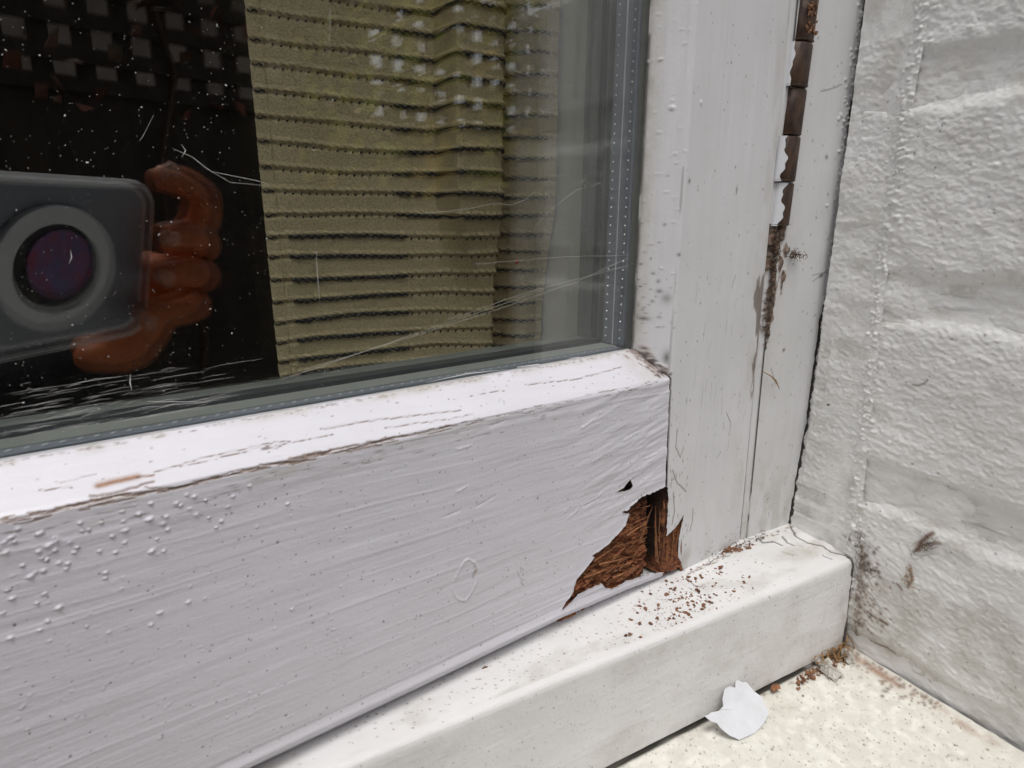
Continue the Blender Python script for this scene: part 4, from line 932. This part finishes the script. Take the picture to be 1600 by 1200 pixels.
# ------------------------------------------------------------------ garden behind the photographer (seen as a reflection)
M_fence = plain('dark_fence_timber', (.055, .040, .030), .8, noise=.4, ns=30, bump=.001, nscale=(1, 1, .2))
fe = empty('garden_fence', (0, -2.0, 0), 'dark timber fence with square trellis along its top, behind the photographer', 'fence')
FY = -2.0
for i in range(34):
    xx = -2.6+i*.165; box('plank', (xx, FY-.01+.004*(i%2), 0), (xx+.1648, FY+.012, 1.60), M_fence, fe, .002, 'm')
for zz in (1.62, 1.70, 1.795, 1.885, 1.975, 2.065, 2.14): box('trellis_slat', (-2.6, FY+.012, zz-.022), (3.0, FY+.024, zz+.022), M_fence, fe, 0, 'm')
for i in range(54): xx = -2.6+i*.104; box('trellis_slat', (xx, FY-.005, 1.6), (xx+.050, FY+.0115, 2.16), M_fence, fe, 0, 'm')
M_leaf = plain('climber_leaf', (.34, .42, .07), .5, col2=(.50, .30, .05), ns=3)
M_leafd = plain('climber_leaf_dark', (.045, .075, .02), .5, col2=(.12, .06, .02), ns=3)
M_stem = plain('climber_stem', (.07, .045, .03), .8)
def leaf(p, s_, R_):
    d = Vector([R_.gauss(0, 1) for _ in range(3)]).normalized(); a = d.orthogonal().normalized(); b_ = d.cross(a); p = Vector(p)
    w_ = s_*R_.uniform(.3, .5); return [tuple(p-a*s_*.5), tuple(p-b_*w_+d*.1*s_), tuple(p+a*s_*.5), tuple(p+b_*w_+d*.1*s_)], [(0, 1, 2), (0, 2, 3)]
def climber(cx0, cx1, z0_, z1_, n, lab, mat, sd_, dens=None, yy=FY+.06, th=.12, sz_=.075):
    R_ = random.Random(sd_); e_ = empty('climbing_plant', ((cx0+cx1)/2, FY+.06, 0), lab, 'plant', 'climbing plants on the fence')
    mb = MB()
    for i in range(n):
        x_ = R_.uniform(cx0, cx1); z_ = R_.uniform(z0_, z1_); 
        mb.add(leaf((x_, yy+R_.uniform(-th, th), z_), R_.uniform(.6, 1.4)*sz_, R_))
    tag(mb.build('leaves', mat, e_), kind='stuff')
    for k_ in range(4):
        x_ = R_.uniform(cx0+.1, cx1-.1); P_ = [(x_+.05*math.sin(q*2+k_), yy-.03, q*.28) for q in range(int(z1_/.28)+1)]
        vf_ = tube(P_, .008, 5); mesh_obj('stem', np.array(vf_[0]), vf_[1], M_stem, e_)
climber(1.05, 3.0, 1.35, 2.5, 1050, 'yellow green climber spilling over the fence trellis, with sky showing between its leaves', M_leaf, 31)
climber(-1.6, .9, 1.55, 2.1, 260, 'thin reddish climber scrambling through the trellis, against a pale wall', plain('red_leaf', (.22, .05, .03), .5, col2=(.07, .06, .03), ns=3), 32, sz_=.06)
nb = empty('neighbour_house', (-2.5, -7, 0), 'dull brown rendered house standing beyond the fence', 'house')
box('wall', (-9, -9, 0), (3.8, -6, 3.3), plain('brown_render', (.34, .28, .24), .85, noise=.3, ns=4), nb, 0, 'm')
rfv = [(-9.3, -5.7, 3.25), (4.1, -5.7, 3.25), (4.1, -9.3, 3.25), (-9.3, -9.3, 3.25), (-9.3, -7.5, 4.5), (4.1, -7.5, 4.5)]
mesh_obj('roof', np.array(rfv, float), [(0, 1, 5, 4), (2, 3, 4, 5), (0, 4, 3), (1, 2, 5), (0, 3, 2, 1)], plain('roof_tile', (.09, .05, .04), .8, noise=.3, ns=5), nb)

# ------------------------------------------------------------------ phone and photographer (reflected in the glass)
GP = sash(0, 15.3, 0)
CR, CD, CF = R[0], R[1], R[2]          # camera axes in local space
def refl(px, py, depth=-6.0):
    """point (camera axes, mm) on the plane `depth` behind the lens whose reflection shows at the pixel"""
    d = ray(px, py); t_ = np.dot(GP, N)/np.dot(d, N); h = d*t_; d2 = d-2*np.dot(d, N)*N
    k_ = (depth-np.dot(h, CF))/np.dot(d2, CF); q = h+d2*k_; return np.array([q@CR, q@CD, depth])
def cw(x, y, z): return W(CR*x+CD*y+CF*z)
tl = refl(250, 285); mc = refl(85, 420)
px_r, py_t = tl[0], tl[1]; ph_w, ph_h = 186.0, 88.0
ph = empty('phone', cw(px_r-ph_w/2, py_t+ph_h, -8), 'grey smartphone with a large round camera module, held level in front of the window', 'phone')
def rbox(name, x0_, x1_, y0_, y1_, z0_, z1_, rad, mat, parent, n_=6, bev=None):
    pts = []
    for cx1_, cy1_, a0 in ((x1_-rad, y1_-rad, 0), (x0_+rad, y1_-rad, 90), (x0_+rad, y0_+rad, 180), (x1_-rad, y0_+rad, 270)):
        for k_ in range(n_+1): th = math.radians(a0+90*k_/n_); pts.append((cx1_+rad*math.cos(th), cy1_+rad*math.sin(th)))
    m__ = len(pts); V_ = [cw(a, b_, z0_) for a, b_ in pts]+[cw(a, b_, z1_) for a, b_ in pts]
    F_ = [tuple(range(m__))[::-1], tuple(range(m__, 2*m__))]+[(i, (i+1) % m__, m__+(i+1) % m__, m__+i) for i in range(m__)]
    o = mesh_obj(name, np.array(V_), F_, mat, parent)
    q = o.modifiers.new('bevel', 'BEVEL'); q.width = .0030; q.segments = 4; q.limit_method = 'ANGLE'
    return o
M_ph = plain('phone_back', (.27, .29, .33), .35, .2, noise=.05); M_edge = plain('phone_edge', (.92, .93, .94), .3, 0.0); M_scr = plain('phone_screen', (.02, .02, .02), .1)
rbox('body', px_r-ph_w, px_r, py_t, py_t+ph_h, -14, -6.5, 14, M_edge, ph)
rbox('back_cover', px_r-ph_w+3.4, px_r-3.4, py_t+3.4, py_t+ph_h-3.4, -6.9, -6.45, 11, M_ph, ph)
rbox('screen', px_r-ph_w+2, px_r-2, py_t+2, py_t+ph_h-2, -14.6, -14, 13, M_scr, ph)
def disc(name, cx1_, cy1_, r0, z0_, z1_, mat, parent, r_in=0.0, n_=48):
    prof_ = [(r0, z0_), (r0, z1_-.4), (r0-.5, z1_)]+([(r_in+.5, z1_), (r_in, z1_-.4), (r_in, z0_)] if r_in else [(.01, z1_)])
    V_ = [cw(cx1_+r_*math.cos(2*math.pi*k_/n_), cy1_+r_*math.sin(2*math.pi*k_/n_), z_) for r_, z_ in prof_ for k_ in range(n_)]
    F_ = [(a*n_+k_, a*n_+(k_+1) % n_, (a+1)*n_+(k_+1) % n_, (a+1)*n_+k_) for a in range(len(prof_)-1) for k_ in range(n_)]
    return mesh_obj(name, np.array(V_), F_, mat, parent, False)
mod_r = 31.0
md = disc('camera_module', mc[0], mc[1], mod_r, -6.0, -2.6, plain('module_ring', (.70, .73, .75), .35, .4), ph, 22.0)
disc('module_glass', mc[0], mc[1], 21.9, -6.0, -4.6, plain('module_glass_dark', (.03, .03, .035), .08), md)
disc('lens', mc[0]+2, mc[1]-2, 17, -4.6, -3.6, plain('lens_coating', (.34, .07, .13), .3, .2, col2=(.12, .16, .36), ns=230, bump=.0005), md)
disc('lens', mc[0]-19.5, mc[1]+4, 2, -4.6, -3.6, plain('lens_small', (.03, .03, .05), .1, .3), md)

pe = empty('person', W((-430, -520, -1250/SC*.001)), 'photographer in a dark jacket holding a phone up to the window with both hands', 'person')
M_skin = plain('skin', (.66, .20, .065), .45, col2=(.42, .10, .035), ns=34, bump=.0006); M_coat = plain('dark_jacket', (.02, .02, .022), .9, noise=.2, ns=30); M_trou = plain('dark_trousers', (.018, .02, .028), .9, noise=.2, ns=30)
M_hair = plain('dark_hair', (.025, .018, .012), .7, noise=.3, ns=200); M_nail = plain('fingernail', (.62, .34, .25), .25)
def skinned(name, verts, edges, radii, mat, parent, root=0, lv=2):
    off = np.array(parent_world(parent)); me = bpy.data.meshes.new(name); me.from_pydata([tuple(np.array(p)-off) for p in verts], edges, []); me.update()
    o = bpy.data.objects.new(name, me); COL.objects.link(o); o.parent = parent
    sk = o.modifiers.new('skin', 'SKIN'); lay = me.skin_vertices[0].data if me.skin_vertices else None
    if lay is None: 
        bpy.context.view_layer.objects.active = o; lay = me.skin_vertices[0].data
    for i, r_ in enumerate(radii): lay[i].radius = (r_, r_) if not hasattr(r_, '__len__') else r_; lay[i].use_root = (i == root)
    sk.use_smooth_shade = True; ss = o.modifiers.new('sub', 'SUBSURF'); ss.levels = lv; ss.render_levels = lv
    me.materials.append(mat); return o
# body, metres in world space; stands left of and behind the phone
bx, by = -.42, -.58
B_ = {'pel': (bx, by, .95), 'bel': (bx, by, 1.10), 'che': (bx, by-.01, 1.30), 'nek': (bx, by, 1.47), 'neck2': (bx, by+.02, 1.53), 'lsh': (bx-.19, by, 1.40), 'rsh': (bx+.19, by, 1.40)}
phR = cw(px_r+14, py_t+ph_h*.80, -18); phL = cw(px_r-ph_w-16, py_t+ph_h*.8, -18)
wrR = cw(px_r+26, py_t+ph_h*1.35, -52); wrL = cw(px_r-ph_w-28, py_t+ph_h*1.35, -52)
elR = (bx+.36, by+.14, 1.08); elL = (bx-.30, by+.12, 1.08)
vs = [B_['pel'], B_['bel'], B_['che'], B_['nek'], B_['neck2'], B_['lsh'], elL, tuple(wrL), B_['rsh'], elR, tuple(wrR), (bx-.10, by, .88), (bx-.11, by+.01, .50), (bx-.11, by-.02, .09), (bx+.10, by, .88), (bx+.11, by+.01, .50), (bx+.11, by-.02, .09)]
ed = [(0, 1), (1, 2), (2, 3), (3, 4), (2, 5), (5, 6), (6, 7), (2, 8), (8, 9), (9, 10), (0, 11), (11, 12), (12, 13), (0, 14), (14, 15), (15, 16)]
rd = [(.15, .12), (.14, .11), (.16, .12), .065, .055, .07, .05, .033, .07, .05, .033, .09, .065, .045, .09, .065, .045]
skinned('body', vs, ed, rd, M_coat, pe)
hd = (bx, by+.03, 1.64)
skinned('head', [(hd[0], hd[1]-.01, hd[2]-.12), (hd[0], hd[1], hd[2]-.04), (hd[0], hd[1]-.005, hd[2]+.03), (hd[0], hd[1]-.01, hd[2]+.075)], [(0, 1), (1, 2), (2, 3)], [.055, .075, .085, .06], M_skin, pe)
skinned('nose', [(hd[0], hd[1]+.07, hd[2]+.01), (hd[0], hd[1]+.098, hd[2]-.025)], [(0, 1)], [.010, .014], M_skin, pe, 0, 1)
for sx in (-1, 1):
    mesh_obj('ear', *[np.array(a) if q == 0 else a for q, a in enumerate(chunk((hd[0]+sx*.083, hd[1]-.01, hd[2]), .012, .02, .033, 3, (0, 0, 1), .1))], M_skin, pe, True)
    mesh_obj('eye', *[np.array(a) if q == 0 else a for q, a in enumerate(chunk((hd[0]+sx*.032, hd[1]+.071, hd[2]+.015), .012, .01, .009, 3, (0, 0, 1), .02))], M_black, pe, True)
mesh_obj('mouth', *[np.array(a) if q == 0 else a for q, a in enumerate(chunk((hd[0], hd[1]+.076, hd[2]-.055), .024, .008, .006, 3, (0, 0, 1), .05))], plain('lips', (.35, .10, .08), .5), pe, True)
skinned('hair', [(hd[0], hd[1]-.05, hd[2]-.02), (hd[0], hd[1]-.03, hd[2]+.06), (hd[0], hd[1]+.01, hd[2]+.10)], [(0, 1), (1, 2)], [.075, .085, .062], M_hair, pe)
for sx in (-1, 1): skinned('shoe', [(bx+sx*.11, by-.06, .045), (bx+sx*.11, by+.04, .045), (bx+sx*.115, by+.16, .035)], [(0, 1), (1, 2)], [.045, .045, .035], M_black, pe, 0, 1)
# hands; positions in camera axes (mm): the right hand's fingertips are placed where the photo reflects them
def finger(nm, pts, rr_, parent, nail=None):
    o = skinned(nm, [cw(*p) for p in pts], [(i, i+1) for i in range(len(pts)-1)], [r_*SC for r_ in rr_], M_skin, parent)
    if nail is not None:
        c_, up_ = nail; mesh_obj('fingernail', *[np.array(a) if q == 0 else a for q, a in enumerate(chunk(cw(*c_), 5.5*SC, 5.5*SC, 2.0*SC, 3, tuple(up_), .05))], M_nail, o, True)
def hand(side):
    # side +1: right end of the phone, -1: left end (mirrored about the phone's middle)
    mx = px_r-ph_w/2
    def c(x, y, z): return (x if side > 0 else 2*mx-x, y, z)
    X_, T_ = px_r, py_t
    pal = [c(X_+26, T_+118, -52), c(X_+20, T_+92, -34), c(X_+19, T_+64, -22), c(X_+18, T_+44, -16), c(X_-6, T_+104, -24), c(X_-32, T_+102, -20)]
    hand_root = skinned('hand', [cw(*p) for p in pal], [(0, 1), (1, 2), (2, 3), (1, 4), (4, 5)], [(24*SC, 19*SC), (30*SC, 17*SC), (27*SC, 15*SC), (17*SC, 12*SC), (18*SC, 14*SC), (8*SC, 7*SC)], M_skin, pe)
    i_ = refl(292, 272, 2); tips = []
    finger('index_finger', [c(X_+20, T_+46, -16), c(X_+31, T_+22, -2), c(X_+25, T_+3, 4), c(X_+10, T_-4, 1), c(X_-6, T_-4, -3)], [11.5, 10, 9.2, 8.6, 7], hand_root, (c(X_+0, T_-9, 3), CF*.7-CD*.7))
    finger('middle_finger', [c(X_+22, T_+52, -16), c(X_+30, T_+32, 4), c(X_+14, T_+24, 11), c(X_-8, T_+27, 5)], [11.5, 10.5, 9.5, 8], hand_root, (c(X_-6, T_+26, 13), CF))
    finger('ring_finger', [c(X_+24, T_+66, -18), c(X_+32, T_+50, 6), c(X_+14, T_+46, 12), c(X_-10, T_+49, 5)], [11.5, 10.5, 9, 8], hand_root, (c(X_-8, T_+48, 13), CF))
    finger('little_finger', [c(X_+24, T_+80, -22), c(X_+30, T_+70, 2), c(X_+10, T_+70, 10), c(X_-18, T_+74, 4)], [10.5, 9.5, 8.5, 7.5], hand_root, (c(X_-16, T_+73, 11), CF))
    finger('thumb', [c(X_+24, T_+96, -38), c(X_+14, T_+76, -40), c(X_-2, T_+58, -30), c(X_-20, T_+46, -24)], [14, 12.5, 11, 9], hand_root, (c(X_-18, T_+46, -31), -CF))
hand(1); hand(-1)
